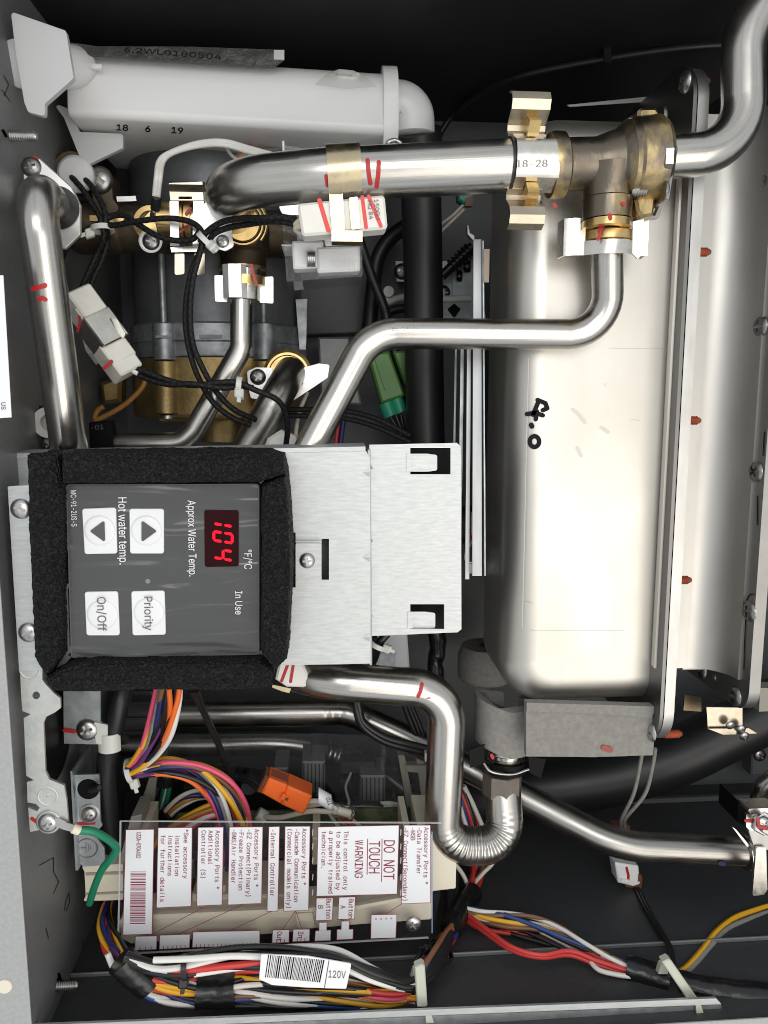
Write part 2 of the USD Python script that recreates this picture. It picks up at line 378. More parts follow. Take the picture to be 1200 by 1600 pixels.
def tube(parent, name, pts, r, m, R=0.02, n=28, label=None):
    mesh, uv = sweep(fillet_path(pts, R), r, n)
    return part(parent, name, mesh, m, True, uv, label)
def wire(parent, pts, r, m, name='wire', label=None, n=8, per=7):
    mesh, uv = sweep(spline(pts, per), r, n)
    return part(parent, name, mesh, m, True, uv, label)
def strip(profile, th, A, B, L, origin):
    """a bent sheet: open profile in the (A, B) plane, th thick, drawn along the vector L"""
    pg = LineString(profile).buffer(th / 2, cap_style=2, join_style=2)
    ln = np.linalg.norm(L)
    m = trimesh.creation.extrude_polygon(pg, ln, engine='earcut')
    R = np.stack([np.array(A, float), np.array(B, float), np.array(L, float) / ln], 1)
    m.vertices = m.vertices @ R.T + np.array(origin)
    if np.linalg.det(R) < 0: m.invert()
    return m
def arc2(cx, cy, r, a0, a1, n=10):
    return [(cx + r * math.cos(math.radians(a0 + (a1 - a0) * i / n)), cy + r * math.sin(math.radians(a0 + (a1 - a0) * i / n))) for i in range(n + 1)]

# screw head with a cross recess, unit radius, axis +z
def _screw():
    prof = [(0.0, 0.46), (0.3, 0.45), (0.6, 0.40), (0.82, 0.30), (0.95, 0.16), (1.0, 0.0), (0, 0)]
    cs = m3.CrossSection([[(max(r, 0), h) for r, h in prof]], m3.FillRule.NonZero)
    head = m3.Manifold.revolve(cs, 28)
    cross = m3.Manifold.cube((1.1, 0.26, 0.6), True) + m3.Manifold.cube((0.26, 1.1, 0.6), True) + m3.Manifold.cube((0.44, 0.44, 0.6), True).rotate((0, 0, 45))
    return to_tri(head - cross.translate((0, 0, 0.42)))
SCREWHEAD = _screw()
def oriented(mesh, c, axis, s, spin=0.0):
    u, v, a = frame_of(axis)
    cu, su = math.cos(spin), math.sin(spin)
    R = np.stack([cu * u + su * v, -su * u + cu * v, a], 1)
    m = mesh.copy(); m.vertices = (m.vertices * s) @ R.T + np.array(c); return m
def screw(parent, c, r, axis=(0, 0, 1), m=None, washer=0.0, spin=None, name='screw'):
    sp = rng.uniform(0, 1.57) if spin is None else spin
    a = np.array(axis, float) / np.linalg.norm(axis)
    p = part(parent, name, oriented(SCREWHEAD, np.array(c) + a * (0.0008 if washer else 0.0), axis, r, sp), m or SCREW, 30)
    if washer and parent.count('/') < 4:
        part(parent, 'washer', lathe([(0, -0.0003), (washer, -0.0003), (washer, 0.0006), (washer * 0.9, 0.0008), (0, 0.0008)], c, axis, 28), SCREW, 30)
    return p
def threads(parent, p, q, r, m, name='stud', pitch=0.0009):
    p, q = np.array(p, float), np.array(q, float); L = np.linalg.norm(q - p); k = max(3, int(L / pitch)); prof = [(0, 0)]
    for i in range(k):
        prof += [(r * 0.82, L * i / k), (r, L * (i + 0.5) / k)]
    prof += [(r * 0.8, L), (r * 0.6, L + r * 0.4), (0, L + r * 0.4)]
    return part(parent, name, lathe(prof, p, q - p, 16), m, 25)

# lettering
GLYPH = {}
def glyphs(text, h, pitch=None, bold=False, depth=0.00012):
    """lettering in the xy plane, capitals h high; a pitch gives every character the same advance"""
    if pitch is None:
        return meshkit.text_mesh(text, h, depth, bold)
    ms = []
    for i, ch in enumerate(text):
        if ch == ' ': continue
        k = (ch, bold)
        if k not in GLYPH: GLYPH[k] = meshkit.text_mesh(ch, 1.0, 1.0, bold)
        m = GLYPH[k].copy(); w = m.bounds[1][0] - m.bounds[0][0]
        sx = h * min(1.0, 0.86 * pitch / max(w * h, 1e-9))
        m.vertices = (m.vertices - [m.bounds[0][0] + w / 2, 0, 0]) * [sx, h, depth] + [pitch * (i + 0.5), 0, 0]
        ms.append(m)
    return cat(ms)
def text_at(parent, text, px, py, hpx, z, m, length=None, ang=90.0, pitch=None, bold=False, proj=None, name='lettering', lift=(0, 0, 1)):
    """text whose baseline starts at the pixel (px, py), reading along ang degrees (90 = down the photograph), laid on the plane z or on proj(px, py)"""
    g = glyphs(text, hpx, pitch, bold, 1.0)
    v = g.vertices.copy()
    if length and pitch is None:
        v[:, 0] *= length / (v[:, 0].max() - min(0, v[:, 0].min()))
    a = math.radians(ang); c, s = math.cos(a), math.sin(a)
    qx, qy = px + v[:, 0] * c + v[:, 1] * s, py + v[:, 0] * s - v[:, 1] * c
    pr = proj or (lambda a, b: P(a, b, z))
    L = np.array(lift, float)
    w = np.array([pr(a, b) for a, b in zip(qx, qy)]) + v[:, 2:3] * L * 0.00012 + L * 0.00005
    gg = trimesh.Trimesh(w, g.faces, process=False)
    if gg.volume < 0: gg.invert()
    return part(parent, name, gg, m, False)
def mark(parent, pts, wpx, z, m, name='red_mark', th=0.00006, proj=None, n=1):
    """an ink stroke lying on a face"""
    pg = LineString(pts).buffer(wpx / 2, quad_segs=3)
    tri = trimesh.creation.extrude_polygon(pg, 1.0, engine='earcut')
    v = tri.vertices; pr = proj or (lambda a, b: P(a, b, z))
    w = np.array([pr(a, b) for a, b in v[:, :2]]) + np.outer(v[:, 2], [0, 0, th]) + [0, 0, 0.00004]
    g = trimesh.Trimesh(w, tri.faces, process=False)
    if g.volume < 0: g.invert()
    return part(parent, name, g, m, False)
def on_mesh(mesh, lift=.00006):
    """projector: the pixel's ray to the mesh's nearest face"""
    def f(px, py):
        d = ray(px, py); d = d / np.linalg.norm(d)
        hit = mesh.ray.intersects_location([CAM], [d], multiple_hits=False)[0]
        return hit[0] - d * lift if len(hit) else P(px, py, mesh.bounds[1][2])
    return f
def on_pipe(path, r):
    """projector: the pixel's ray to the front of a round pipe along the straight line path[0]-path[1]"""
    a, b = np.array(path[0]), np.array(path[1]); ax = (b - a) / np.linalg.norm(b - a)
    def f(px, py):
        d = ray(px, py); d = d / np.linalg.norm(d); o = CAM - a
        dd, oo = d - ax * (d @ ax), o - ax * (o @ ax)
        A, B, C = dd @ dd, 2 * dd @ oo, oo @ oo - (r + 0.00012) ** 2
        disc = max(B * B - 4 * A * C, 0.0)
        return CAM + d * ((-B - math.sqrt(disc)) / (2 * A))
    return f
def pipe_mark(parent, strokes, path, r, m=None, name='red_mark'):
    pr = on_pipe(path, r)
    for pts, w in strokes:
        dense = []
        for (a, b), (c, d) in zip(pts[:-1], pts[1:]):
            k = max(1, int(math.hypot(c - a, d - b) / 2.5))
            dense += [(a + (c - a) * i / k, b + (d - b) * i / k) for i in range(k)]
        dense.append(pts[-1])
        q = np.array(dense); t = np.gradient(q, axis=0); t /= np.linalg.norm(t, axis=1, keepdims=True); nn = np.stack([-t[:, 1], t[:, 0]], 1)
        ww = w / 2 * np.clip(np.minimum(np.arange(len(q)) + 1, len(q) - np.arange(len(q))) / 2.0, 0.35, 1)[:, None]
        rows = [q - nn * ww, q - nn * ww * 0.4, q + nn * ww * 0.4, q + nn * ww]
        V = np.array([[pr(*x) for x in row] for row in rows]); k = len(q); fs = []
        for j in range(3):
            for i in range(k - 1):
                p0 = j * k + i; fs += [[p0, p0 + 1, p0 + k + 1], [p0, p0 + k + 1, p0 + k]]
        g = trimesh.Trimesh(V.reshape(-1, 3), np.array(fs), process=False)
        if (g.face_normals @ (CAM - g.vertices.mean(0))).sum() < 0: g.invert()
        part(parent, name, g, m or RED, False)

# ================================================================== cabinet
ZF = 0.214
XL = P(226, 1240, 0)[0]; XR = P(1290, 800, 0)[0]; YB = P(700, 1241, 0)[1]; YT = P(745, 191, 0)[1]
cab = thing('heater_cabinet', 'open dark grey sheet metal cabinet that holds all the heater parts', 'cabinet')
def box(x0, x1, y0, y1, z0, z1, b=0.0004):
    return rbox(((x0 + x1) / 2, (y0 + y1) / 2, (z0 + z1) / 2), (x1 - x0, y1 - y0, z1 - z0), 0, b)
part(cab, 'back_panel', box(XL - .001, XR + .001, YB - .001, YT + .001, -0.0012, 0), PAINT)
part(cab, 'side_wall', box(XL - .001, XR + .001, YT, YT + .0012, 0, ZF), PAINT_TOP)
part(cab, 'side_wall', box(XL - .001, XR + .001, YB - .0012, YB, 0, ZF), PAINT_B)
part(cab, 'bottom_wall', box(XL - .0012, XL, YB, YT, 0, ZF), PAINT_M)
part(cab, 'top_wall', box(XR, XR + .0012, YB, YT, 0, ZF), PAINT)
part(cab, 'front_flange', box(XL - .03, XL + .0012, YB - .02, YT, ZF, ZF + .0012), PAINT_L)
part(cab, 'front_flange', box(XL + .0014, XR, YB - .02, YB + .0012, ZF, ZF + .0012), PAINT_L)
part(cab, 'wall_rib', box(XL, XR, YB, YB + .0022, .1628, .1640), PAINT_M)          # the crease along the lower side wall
part(cab, 'wall_rib', box(XL, XR, YB, YB + .0035, .020, .024), PAINT)
threads(cab, PX(15, 212, XL), PX(15, 212, XL) + np.array([.010, 0, 0]), .0022, SCREW, 'stud')
threads(cab, PX(88, 1541, XL), PX(88, 1541, XL) + np.array([.009, 0, 0]), .0024, SCREW, 'stud')
pxl = lambda a, b: PX(a, b, XL + .0002)
mark(cab, [(92, 1522), (95, 1532), (91, 1530)], 4, 0, RED, proj=pxl)
mark(cab, [(5, 204), (10, 213)], 4, 0, RED, proj=pxl)
for sc in ([(62, 1352), (84, 1340), (84, 1362), (92, 1378), (84, 1396)], [(101, 1422), (103, 1408), (108, 1395), (109, 1410), (103, 1424)]):
    mark(cab, sc, 0.8, 0, mat('paint_scratch', (.10, .10, .10), 0, .5), 'scratch', proj=pxl)
for sc in ([(6, 118), (14, 132), (7, 150)], [(3, 140), (16, 158)], [(96, 1180), (100, 1196)], [(72, 1450), (76, 1466)], [(128, 1465), (130, 1480)]):
    mark(cab, sc, 0.8, 0, mat('paint_scratch', (.10, .10, .10), 0, .5), 'scratch', proj=pxl)
part(cab, 'hole_plug', lathe([(0, 0), (.0032, 0), (.003, .0005), (0, .0006)], P(7, 1541, ZF + .0013), (0, 0, 1), 24), CREAM)
part(cab, 'sticker', slab([(-30, 432), (5, 430), (18, 652), (-20, 655)], ZF + .0016, .0003), LABELW)
text_at(cab, 'US', 2, 628, 7, ZF + .0017, INKGREY, length=12, name='lettering')
for (a, b) in ((788, 1222), (1062, 1217), (945, 210)):
    part(cab, 'dimple', lathe([(0, .0012), (.002, .001), (.0035, 0.0), (0, 0)], P(a, b, .0001), (0, 0, 1), 20), PAINT)

strip_t = thing('galvanised_rail', 'long shiny galvanised rail along the lower edge in front of the wiring', 'rail')
zr = .2095
part(strip_t, 'rail_edge', slab([(-20, 1605), (688, 1577), (1119, 1560), (1127, 1569), (688, 1586), (-20, 1615)], zr, .0012), GALV)
part(strip_t, 'rail_face', slab([(-20, 1616), (688, 1587), (1127, 1570), (1128, 1582), (688, 1606), (-20, 1636)], zr - .003, .003), GALV_D)

# ================================================================== condensate trap (white plastic)
trap = thing('condensate_trap', 'milky white plastic condensate tube with elbow and date stamp along the dark wall', 'tube')
zt = .135
YA = P(350, 70, zt)[1]; YC = P(350, 186, zt)[1]
x_a, x_b = P(104, 140, zt)[0], P(600, 150, zt)[0]
hgt = YA - YC
prof = rounded([(YC, zt - .085), (YC, zt), (YA, zt - .004), (YA, zt - .085)], [.002, .0035, .016, .004], 10)
m = trimesh.creation.extrude_polygon(Polygon(prof), x_b - x_a, engine='earcut')
v = m.vertices.copy(); m.vertices = np.stack([v[:, 2] + x_a, v[:, 0], v[:, 1]], 1)
m.vertices[:, 1] -= (m.vertices[:, 0] - x_a) * 0.03
if m.volume < 0: m.invert()
body_m = m
part(trap, 'body', m, WHITE_P, 35)
fp = rounded([(YC - .012, zt - .088), (YC - .012, zt + .000), (YA + .003, zt + .001), (YA + .003, zt - .088)], [.006, .018, .018, .006], 10)
m = trimesh.creation.extrude_polygon(Polygon(fp), .0068, engine='earcut'); v = m.vertices.copy()
m.vertices = np.stack([v[:, 2] + x_b, v[:, 0] - .004, v[:, 1]], 1)
if m.volume < 0: m.invert()
part(trap, 'end_flange', m, WHITE_P, 35)
tube(trap, 'elbow', [P(600, 164, .108), P(642, 165, .108), P(644, 212, .108)], .0114, WHITE_P, .0116)
part(trap, 'mounting_plate', slab([(17, 18), (103, 48), (115, 122), (70, 162), (70, 182), (44, 175), (38, 160), (25, 85)], .174, .003, r=4), WHITE_G)
part(trap, 'mounting_rib', cyl(P(28, 100, .166), P(125, 105, .130), .009), WHITE_P)
part(trap, 'lower_plate', slab([(82, 160), (112, 172), (124, 206), (192, 209), (192, 231), (138, 257), (125, 246), (100, 184)], .118, .003, r=3), WHITE_G)
part(trap, 'small_tab', slab([(116, 98), (159, 100), (159, 107), (122, 108)], .1375, .002), WHITE_P)
bproj = on_mesh(body_m, .00025)
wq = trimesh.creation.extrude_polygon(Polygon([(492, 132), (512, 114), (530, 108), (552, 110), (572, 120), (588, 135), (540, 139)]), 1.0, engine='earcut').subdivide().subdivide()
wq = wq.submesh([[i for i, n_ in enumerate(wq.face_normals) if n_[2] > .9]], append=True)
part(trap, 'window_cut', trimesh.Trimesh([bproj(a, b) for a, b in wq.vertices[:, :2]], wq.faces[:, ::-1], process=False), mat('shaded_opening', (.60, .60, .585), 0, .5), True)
stk = part(trap, 'clear_sticker', slab([(108, 66), (150, 72), (300, 73), (443, 78), (443, 92), (427, 104), (300, 97), (118, 84)], zt + .0022, .002), mat('smoky_film', (0.045, 0.045, 0.043), 0, 0.35, bump=0.6, bscale=110, bdist=.0025, extra={'specular_ior_level': 0.3}))
part(trap, 'sticker_end', slab([(428, 78), (444, 78), (444, 93), (428, 93)], zt + .0027, .0006), WHITE_P)
text_at(trap, '6.2WL0180504', 192, 81, 8, zt + .0023, BLACKINK, length=154, ang=4.5)
pyb = lambda a, b: PY(a, b, YC - .0003 - .008)
for s, a in (('18', 180), ('6', 225), ('19', 266)):
    yy = YC - (P(a, 190, zt)[0] - x_a) * .03 - .00005
    text_at(trap, s, a, 203 + (a - 180) * .05, 9, 0, BLACKINK, length=len(s) * 10, ang=3, bold=True, proj=lambda q, w, yy=yy: PY(q, w, yy), lift=(0, -1, 0))

hose = thing('drain_hose', 'thick straight black rubber drain hose below the white elbow', 'hose')
mesh, uv = sweep(spline(px_path([(652, 212, .105), (655, 240, .098), (659, 340, .088), (662, 480, .082), (664, 620, .080), (668, 760, .078), (678, 900, .078)])), .0107, 30)
part(hose, 'hose_body', mesh, RUBBER, True, uv)
mesh, uv = sweep(px_path([(650, 204, .105), (653, 238, .1)]), .0128, 32)
part(hose, 'cuff', mesh, BLACKP, True, uv)
wm = sweep(spline(px_path([(668, 880, .078), (681, 985, .08), (684, 1020, .08), (680, 1040, .082), (683, 1072, .085)])), .0062, 20, rf=lambda s, a, d: 1 + .08 * math.sin(s * 300 + a) + .04 * math.sin(s * 700 + 2 * a) - s * 4)
part(hose, 'tape_wrap', wm[0], TAPE, True, wm[1])
ring = thing('spring_clamp', 'silver wire spring clamp around the white elbow beside the thick pipe', 'clamp')
wire(ring, px_path([(582, 238, .125), (590, 229, .13), (602, 230, .13), (610, 240, .125)]), .0011, SCREW, 'wire_loop')
wire(ring, px_path([(607, 236, .13), (606, 224, .133), (616, 219, .133), (626, 224, .133), (628, 232, .13), (618, 234, .13)]), .0011, SCREW, 'wire_loop')
wire(ring, px_path([(630, 232, .128), (650, 229, .12), (672, 234, .11)]), .0011, SCREW, 'wire_loop')

# ================================================================== stainless pipes
zp = .187
tp = thing('large_water_pipe', 'thickest stainless water pipe running from the brass tee to the brass elbow', 'pipe')
path = [P(800, 259, zp), P(500, 274, .183), P(352, 288, .172), P(368, 345, .10)]
tube(tp, 'pipe_body', path, .0104, PIPE, [.06, .030], 36)
pipe_mark(tp, [([(574, 247), (576, 270), (579, 290)], 7), ([(592, 250), (591, 272), (588, 295)], 7), ([(509, 272), (512, 293)], 6)], path[:2], .0104)
part(tp, 'pipe_flange', slab([(352, 290), (366, 310), (362, 368), (366, 385), (352, 392), (330, 386), (302, 352), (296, 338)], .142, .0018, r=6), PLATE_W)
screw(tp, P(348, 377, .142), .003)
for rr_, zz, mm_ in ((.0130, .112, BRASS), (.0116, .114, BLACKP), (.0111, .116, BRASS), (.0096, .118, BLACKP), (.0090, .1205, BRASS)):
    part(tp, 'brass_ring', lathe([(0, -.006), (rr_, -.006), (rr_, 0), (rr_ - .0008, .0006), (0, .0006)], P(378, 348, zz), (0.1, -.25, 1), 36), mm_)
part(tp, 'washer', lathe([(0, 0), (.006, 0), (.006, .0012), (0, .0012)], P(455, 322, .10), (0, 0, 1)), PLATE_W)

gclip = thing('gold_band_clip', 'gold coloured band clip hanging from the thick pipe and gripping a white block', 'clip')
ap = P(537, 272, .184); ax_ = (P(800, 259, zp) - P(500, 274, .183)); ax_ /= np.linalg.norm(ax_)
Bv = np.array([0, 0, 1.0]); Av = np.cross(Bv, ax_); Av /= np.linalg.norm(Av)
w_ = 50 * S(.19)
part(gclip, 'band', strip(arc2(0, 0, .0112, 140, -15, 16), .0007, Av * (1 if Av[1] > 0 else -1), Bv, ax_ * w_, ap - ax_ * w_ / 2), CLIPG)
part(gclip, 'band', strip(arc2(0, 0, .0112, 182, 120, 8), .0007, Av * (1 if Av[1] > 0 else -1), Bv, ax_ * w_ * .36, ap - ax_ * w_ * .46), CLIPG)
def gold(poly, z, t=.0007): return slab(poly, z, t, r=2)
part(gclip, 'strap', gold([(514, 298), (535, 297), (537, 322), (539, 360), (519, 363), (516, 330)], .1905), CLIPG)
part(gclip, 'strap', gold([(545, 309), (559, 307), (563, 357), (549, 359)], .1903), CLIPG)
part(gclip, 'hook', strip([(0, 0), (.004, 0), (.005, -.003)], .0007, (0, -1, 0), (0, 0, 1), (.0125, 0, 0), P(518, 360, .1905)), CLIPG)

hb = thing('ceramic_heater_block', 'white ceramic block with slanted red stripes and printed digits under the thick pipe', 'heater')
zb = .1895
part(hb, 'block', slab([(464, 318), (601, 304), (606, 357), (472, 369)], zb, .012, r=6, bevel=.0010), CERAM)
for pts, w in (([(499, 313), (513, 360)], 7), ([(566, 308), (572, 355)], 6), ([(576, 307), (595, 353)], 6)):
    mark(hb, pts, w, zb, mat('red_stripe', (0.72, 0.05, 0.04), 0, .4), 'red_stripe')
text_at(hb, '150QJ', 584, 311, 7, zb + .0003, INKGREY, length=32, ang=84)
text_at(hb, 'HQ 84', 574, 313, 6.5, zb + .0003, INKGREY, length=30, ang=84)
for i in (0, 1):
    wire(hb, px_path([(464 + 4, 345 + 8 * i, .183), (462, 352 + 6 * i, .18), (470, 362 + 3 * i, .178)]), .0012, W['cream'], 'lead')

urp = thing('upper_water_pipe', 'bent stainless pipe rising from the tee past the screwed cover into the corner', 'pipe')
tube(urp, 'pipe_body', [P(1008, 248, .189), P(1163, 236, .189), P(1160, 60, .186), P(1230, -70, .186)], .0087, PIPE, [.026, .03], 34)

mp = thing('middle_water_pipe', 'slim stainless pipe bending from under the tee across to the bracket', 'pipe')
path = [P(948, 385, .178), P(951, 523, .172), P(578, 521, .168), P(470, 726, .172)]
tube(mp, 'pipe_body', path, .0068, PIPE, [.020, .020], 32)
text_at(mp, '86-19 LAU', 612, 517, 8, .1752, mat('etched', (0.30, 0.29, 0.27), 1, .5), length=46, ang=0)

lp = thing('left_water_pipe', 'straight stainless pipe with two red marks curving out of a white flange plate', 'pipe')
path = [P(88, 326, .155), P(52, 292, .203), P(113, 735, .1765)]
tube(lp, 'pipe_body', path, .0076, PIPE, [.015], 34)
pipe_mark(lp, [([(48, 452), (60, 449), (74, 445)], 8), ([(58, 469), (66, 465), (74, 470)], 7)], path[1:], .0076)
part(lp, 'flange_plate', slab([(36, 262), (40, 246), (52, 243), (62, 247), (112, 292), (125, 320), (125, 366), (98, 392), (60, 350), (36, 300)], .166, .0025, r=7, bevel=.0004), PLATE_W)
part(lp, 'seal_ring', lathe([(0, 0), (.0088, 0), (.0088, .0008), (0, .0008)], P(91, 325, .166), (0, 0, 1), 32), BLACKP)
screw(lp, P(49, 261, .166), .0042, m=SCREW_D)
mark(lp, [(54, 246), (58, 248)], 5, .1662, RED)

bp = thing('corrugated_water_pipe', 'stainless pipe with a corrugated bend curving from the bracket up to the heat exchanger', 'pipe')
zc = .152
pth = [P(425, 1040, .12), P(500, 1062, zc), P(700, 1078, zc), P(690, 1322, zc), P(792, 1322, zc), P(785, 1232, .142)]
fpth = fillet_path(pth, [.03, .019, .0155, .0155], 26)
slen = np.concatenate([[0], np.cumsum(np.linalg.norm(np.diff(fpth, axis=0), axis=1))])
ctr = np.array([P(742, 1285, zc)[0], P(742, 1285, zc)[1]])
iu = int(np.argmin(np.linalg.norm(fpth[:, :2] - P(741, 1322, zc)[:2], axis=1))); su = slen[iu]
def corr(s, a, d):
    k = math.exp(-((s - su - .004) / .019) ** 4)
    inn = max(0.0, d[1] * .8 + d[2] * .25 + .25)
    return 1 + 0.055 * k * min(1, inn) * math.sin((s - su) * 2 * math.pi / .0031)
dense = np.array([np.interp(np.linspace(0, slen[-1], 520), slen, fpth[:, k]) for k in range(3)]).T
mesh, uv = sweep(dense, .0094, 40, rf=corr)
part(bp, 'pipe_body', mesh, PIPE, True, uv)
pipe_mark(bp, [([(660, 1066), (657, 1080), (652, 1091)], 6), ([(673, 1091), (664, 1094)], 5)], pth[1:3], .0094)
hexn = lambda c, r, h: lathe([(0, 0), (r * .93, 0), (r, h * .12), (r, h * .88), (r * .93, h), (0, h)], c, (0, 1, 0), 6)
nut = lathe([(0, 0), (.0098, 0), (.0103, .0008), (.0103, .0115), (.0098, .0122), (0, .0122)], P(784, 1240, .142), (0, 1, 0), 8)
part(bp, 'union_nut', nut, NUT, 20)
cpl = P(790, 1200, .14)
part(bp, 'coupling', lathe([(.0085, -.002), (.0085, .004), (.0096, .005), (.0096, .0065), (.0086, .0072), (.0086, .009), (.0096, .0098), (.0096, .0115), (.0085, .0125), (.0085, .03)], cpl, (0, 1, 0), 40), PIPE)
for poly in ([(733, 1172), (757, 1163), (757, 1193), (735, 1200)], [(826, 1182), (853, 1186), (845, 1216), (827, 1207)]):
    part(bp, 'retaining_clip', slab(poly, .150, .0008), BLACKM)
part(bp, 'retaining_clip', strip(arc2(0, 0, .0112, 150, 30, 10), .0007, (1, 0, 0), (0, 0, 1), (0, .006, 0), cpl + np.array([0, 0, 0])), BLACKM)
wire(bp, px_path([(756, 1193, .15), (768, 1206, .153), (800, 1210, .152), (826, 1202, .15)]), .0007, SCREW, 'clip_wire')
mark(bp, [(768, 1180), (770, 1184)], 5, .151, RED)

dp = thing('dark_water_pipe', 'dull dark stainless pipe slanting out of the brass ringed flange', 'pipe')
tube(dp, 'pipe_body', [P(455, 580, .100), P(437, 612, .122), P(358, 752, .122)], .0081, PIPE_D, [.02], 30)
part(dp, 'brass_ring', lathe([(0, 0), (.0128, 0), (.0128, .003), (.0112, .004), (.0100, .004), (.0095, .003), (0, .003)], P(450, 585, .098), (0, 0, 1), 40), BRASS)
part(dp, 'flange_plate', slab([(386, 580), (400, 574), (428, 575), (412, 612), (404, 624), (392, 622), (388, 605)], .104, .0018, r=4), PLATE_W)
part(dp, 'flange_plate', slab([(472, 575), (498, 568), (515, 570), (512, 590), (490, 605), (455, 628), (452, 622), (474, 600)], .104, .0018, r=3), PLATE_W)
screw(dp, P(403, 589, .104), .0042, m=SCREW_D)

spipe = thing('thin_bent_pipe', 'thin stainless tube bending twice below the small brass clip', 'pipe')
tube(spipe, 'pipe_body', [P(377, 455, .136), P(377, 545, .136), P(304, 672, .136), P(285, 693, .136), P(165, 694, .132)], .0053, PIPE, [.012, .012, .010], 26)
part(spipe, 'sleeve', slab([(138, 660), (170, 656), (178, 700), (140, 702)], .140, .010, r=3, bevel=.001), BLACKM)
text_at(spipe, '-01', 140, 672, 7, .1402, INKGREY, length=22, ang=-4)

gp = thing('exhaust_condensate_pipe', 'long stainless pipe crossing low behind the corrugated pipe to the end bracket', 'pipe')
gpath = [P(215, 1116, .082), P(545, 1112, .088), P(700, 1183, .10), P(965, 1322, .138), P(1178, 1331, .142)]
fg = fillet_path(gpath, [.03, .2, .07], 24); sg = np.concatenate([[0], np.cumsum(np.linalg.norm(np.diff(fg, axis=0), axis=1))])
dn = np.array([np.interp(np.linspace(0, sg[-1], 260), sg, fg[:, k]) for k in range(3)]).T
s1 = np.linalg.norm(P(545, 1112, .088) - P(215, 1116, .082))
mesh, uv = sweep(dn, .0079, 30, rf=lambda s, a, d: 1 - .07 * sum(math.exp(-((s - s1 - q) / .0009) ** 2) for q in (-.012, -.008, -.004, .006, .010)))
part(gp, 'pipe_body', mesh, PIPE_D, True, uv)
e0 = P(1160, 1331, .142)
part(gp, 'bead_ring', lathe([(.0078, 0), (.0096, .0006), (.0098, .0016), (.0086, .0026), (.0086, .0034), (.0096, .004), (.0096, .0052), (.0078, .006)], e0, (1, 0, 0), 40), PIPE)
mark(gp, [(1126, 1349), (1131, 1350)], 7, .1495, mat('blue_ink', (0.01, 0.01, 0.09)), 'ink_spot')
fan = thing('ribbed_end_fitting', 'black ribbed plastic fitting at the dark end of the crossing pipe', 'fitting')
part(fan, 'socket', lathe([(0, 0), (.0165, 0), (.0165, .003), (.0125, .004), (.0118, .022), (.0095, .024), (.0095, .03), (0, .03)], P(190, 1117, .082), (1, 0, 0), 40), mat('charcoal_plastic', (.05, .051, .053), 0, .4))
for k in range(7):
    t = math.radians(-20 + 35 * k)
    part(fan, 'rib', rbox(P(215, 1117, .082) + np.array([0, .0128 * math.sin(t), .0128 * math.cos(t)]), (.018, .0012, .004), M=np.array([[1, 0, 0], [0, math.cos(t), math.sin(t)], [0, -math.sin(t), math.cos(t)]])), mat('charcoal_plastic', (.05, .051, .053), 0, .4))

gp2 = thing('second_dull_pipe', 'hazy grey corrugated tube running under the clear cover behind the board', 'pipe')
fg = spline(px_path([(180, 1163, .052), (300, 1164, .052), (440, 1162, .055), (520, 1178, .06), (580, 1205, .06), (660, 1262, .058)]), 40); sg = np.concatenate([[0], np.cumsum(np.linalg.norm(np.diff(fg, axis=0), axis=1))])
mesh, uv = sweep(fg, .0072, 24, rf=lambda s, a, d: 1 + (.08 * math.sin(s * 2 * math.pi / .0055) if .128 < s < .165 else 0))
part(gp2, 'pipe_body', mesh, PIPE_D, True, uv)

# ================================================================== brass tee and its clips
tee = thing('brass_tee', 'tarnished brass tee joining three stainless pipes over the heat exchanger', 'pipe tee')
tc = P(862, 259, zp); L = lambda px: (P(px, 255, zp) - tc)[0]
R_ = lambda q: q * S(zp)
axT = P(1030, 249, zp) - P(862, 259, zp)
part(tee, 'run', lathe([(R_(36), L(855)), (R_(46), L(858)), (R_(48), L(866)), (R_(47), L(879)), (R_(38), L(884)), (R_(37), L(930)), (R_(43), L(950)), (R_(46), L(962)), (R_(58), L(975)), (R_(58), L(982)), (R_(61), L(986)), (R_(63), L(1024)), (R_(58), L(1031)), (R_(28), L(1032))], tc, axT, 56), BRASS_D, 25)
bc = P(950, 262, zp)
part(tee, 'branch', lathe([(R_(46), -R_(0)), (R_(37), R_(28)), (R_(36), R_(44)), (R_(38), R_(46)), (R_(37), R_(76)), (R_(30), R_(77))], bc, P(948, 340, zp) - bc, 48), BRASS_D, 25)
part(tee, 'collar', lathe([(R_(20), R_(77.5)), (R_(36), R_(77.5)), (R_(36), R_(88)), (R_(20), R_(88))], bc, P(948, 340, zp) - bc, 40), BRASS, 25)
part(tee, 'bolt_ear', slab([(998, 172), (1003, 167), (1026, 167), (1032, 176), (1032, 206), (994, 206)], zp + .004, .014, bevel=.0012), BRASS_D)
part(tee, 'bolt_ear', slab([(992, 306), (1026, 306), (1022, 336), (1004, 340), (996, 330)], zp + .004, .012, bevel=.0012), BRASS_D)
part(tee, 'flange_plate', rbox(P(1035, 280, zp + .004), (.0018, .021, .018), -.12, .0004), SCREW_D)
screw(tee, P(1035, 184, zp + .002), .0044, (1, 0, .25), m=SCREW_D); screw(tee, P(1039, 297, zp + .010), .0040, (1, 0, .25), m=SCREW_D)
part(tee, 'nut', lathe([(0, 0), (.006, 0), (.006, .003), (0, .003)], P(1036, 250, zp + .012), (1, 0, 0.2), 6), SCREW, 20)
threads(tee, P(997, 190, zp + .002), P(983, 190, zp + .002), .0024, SCREW); threads(tee, P(1010, 298, zp + .007), P(990, 298, zp + .007), .0026, SCREW)
part(tee, 'bracket_tab', slab([(988, 308), (994, 306), (1000, 330), (1008, 338), (1024, 337), (1034, 312), (1038, 314), (1030, 340), (1004, 344), (990, 332)], zp - .002, .004), SCREW_D)
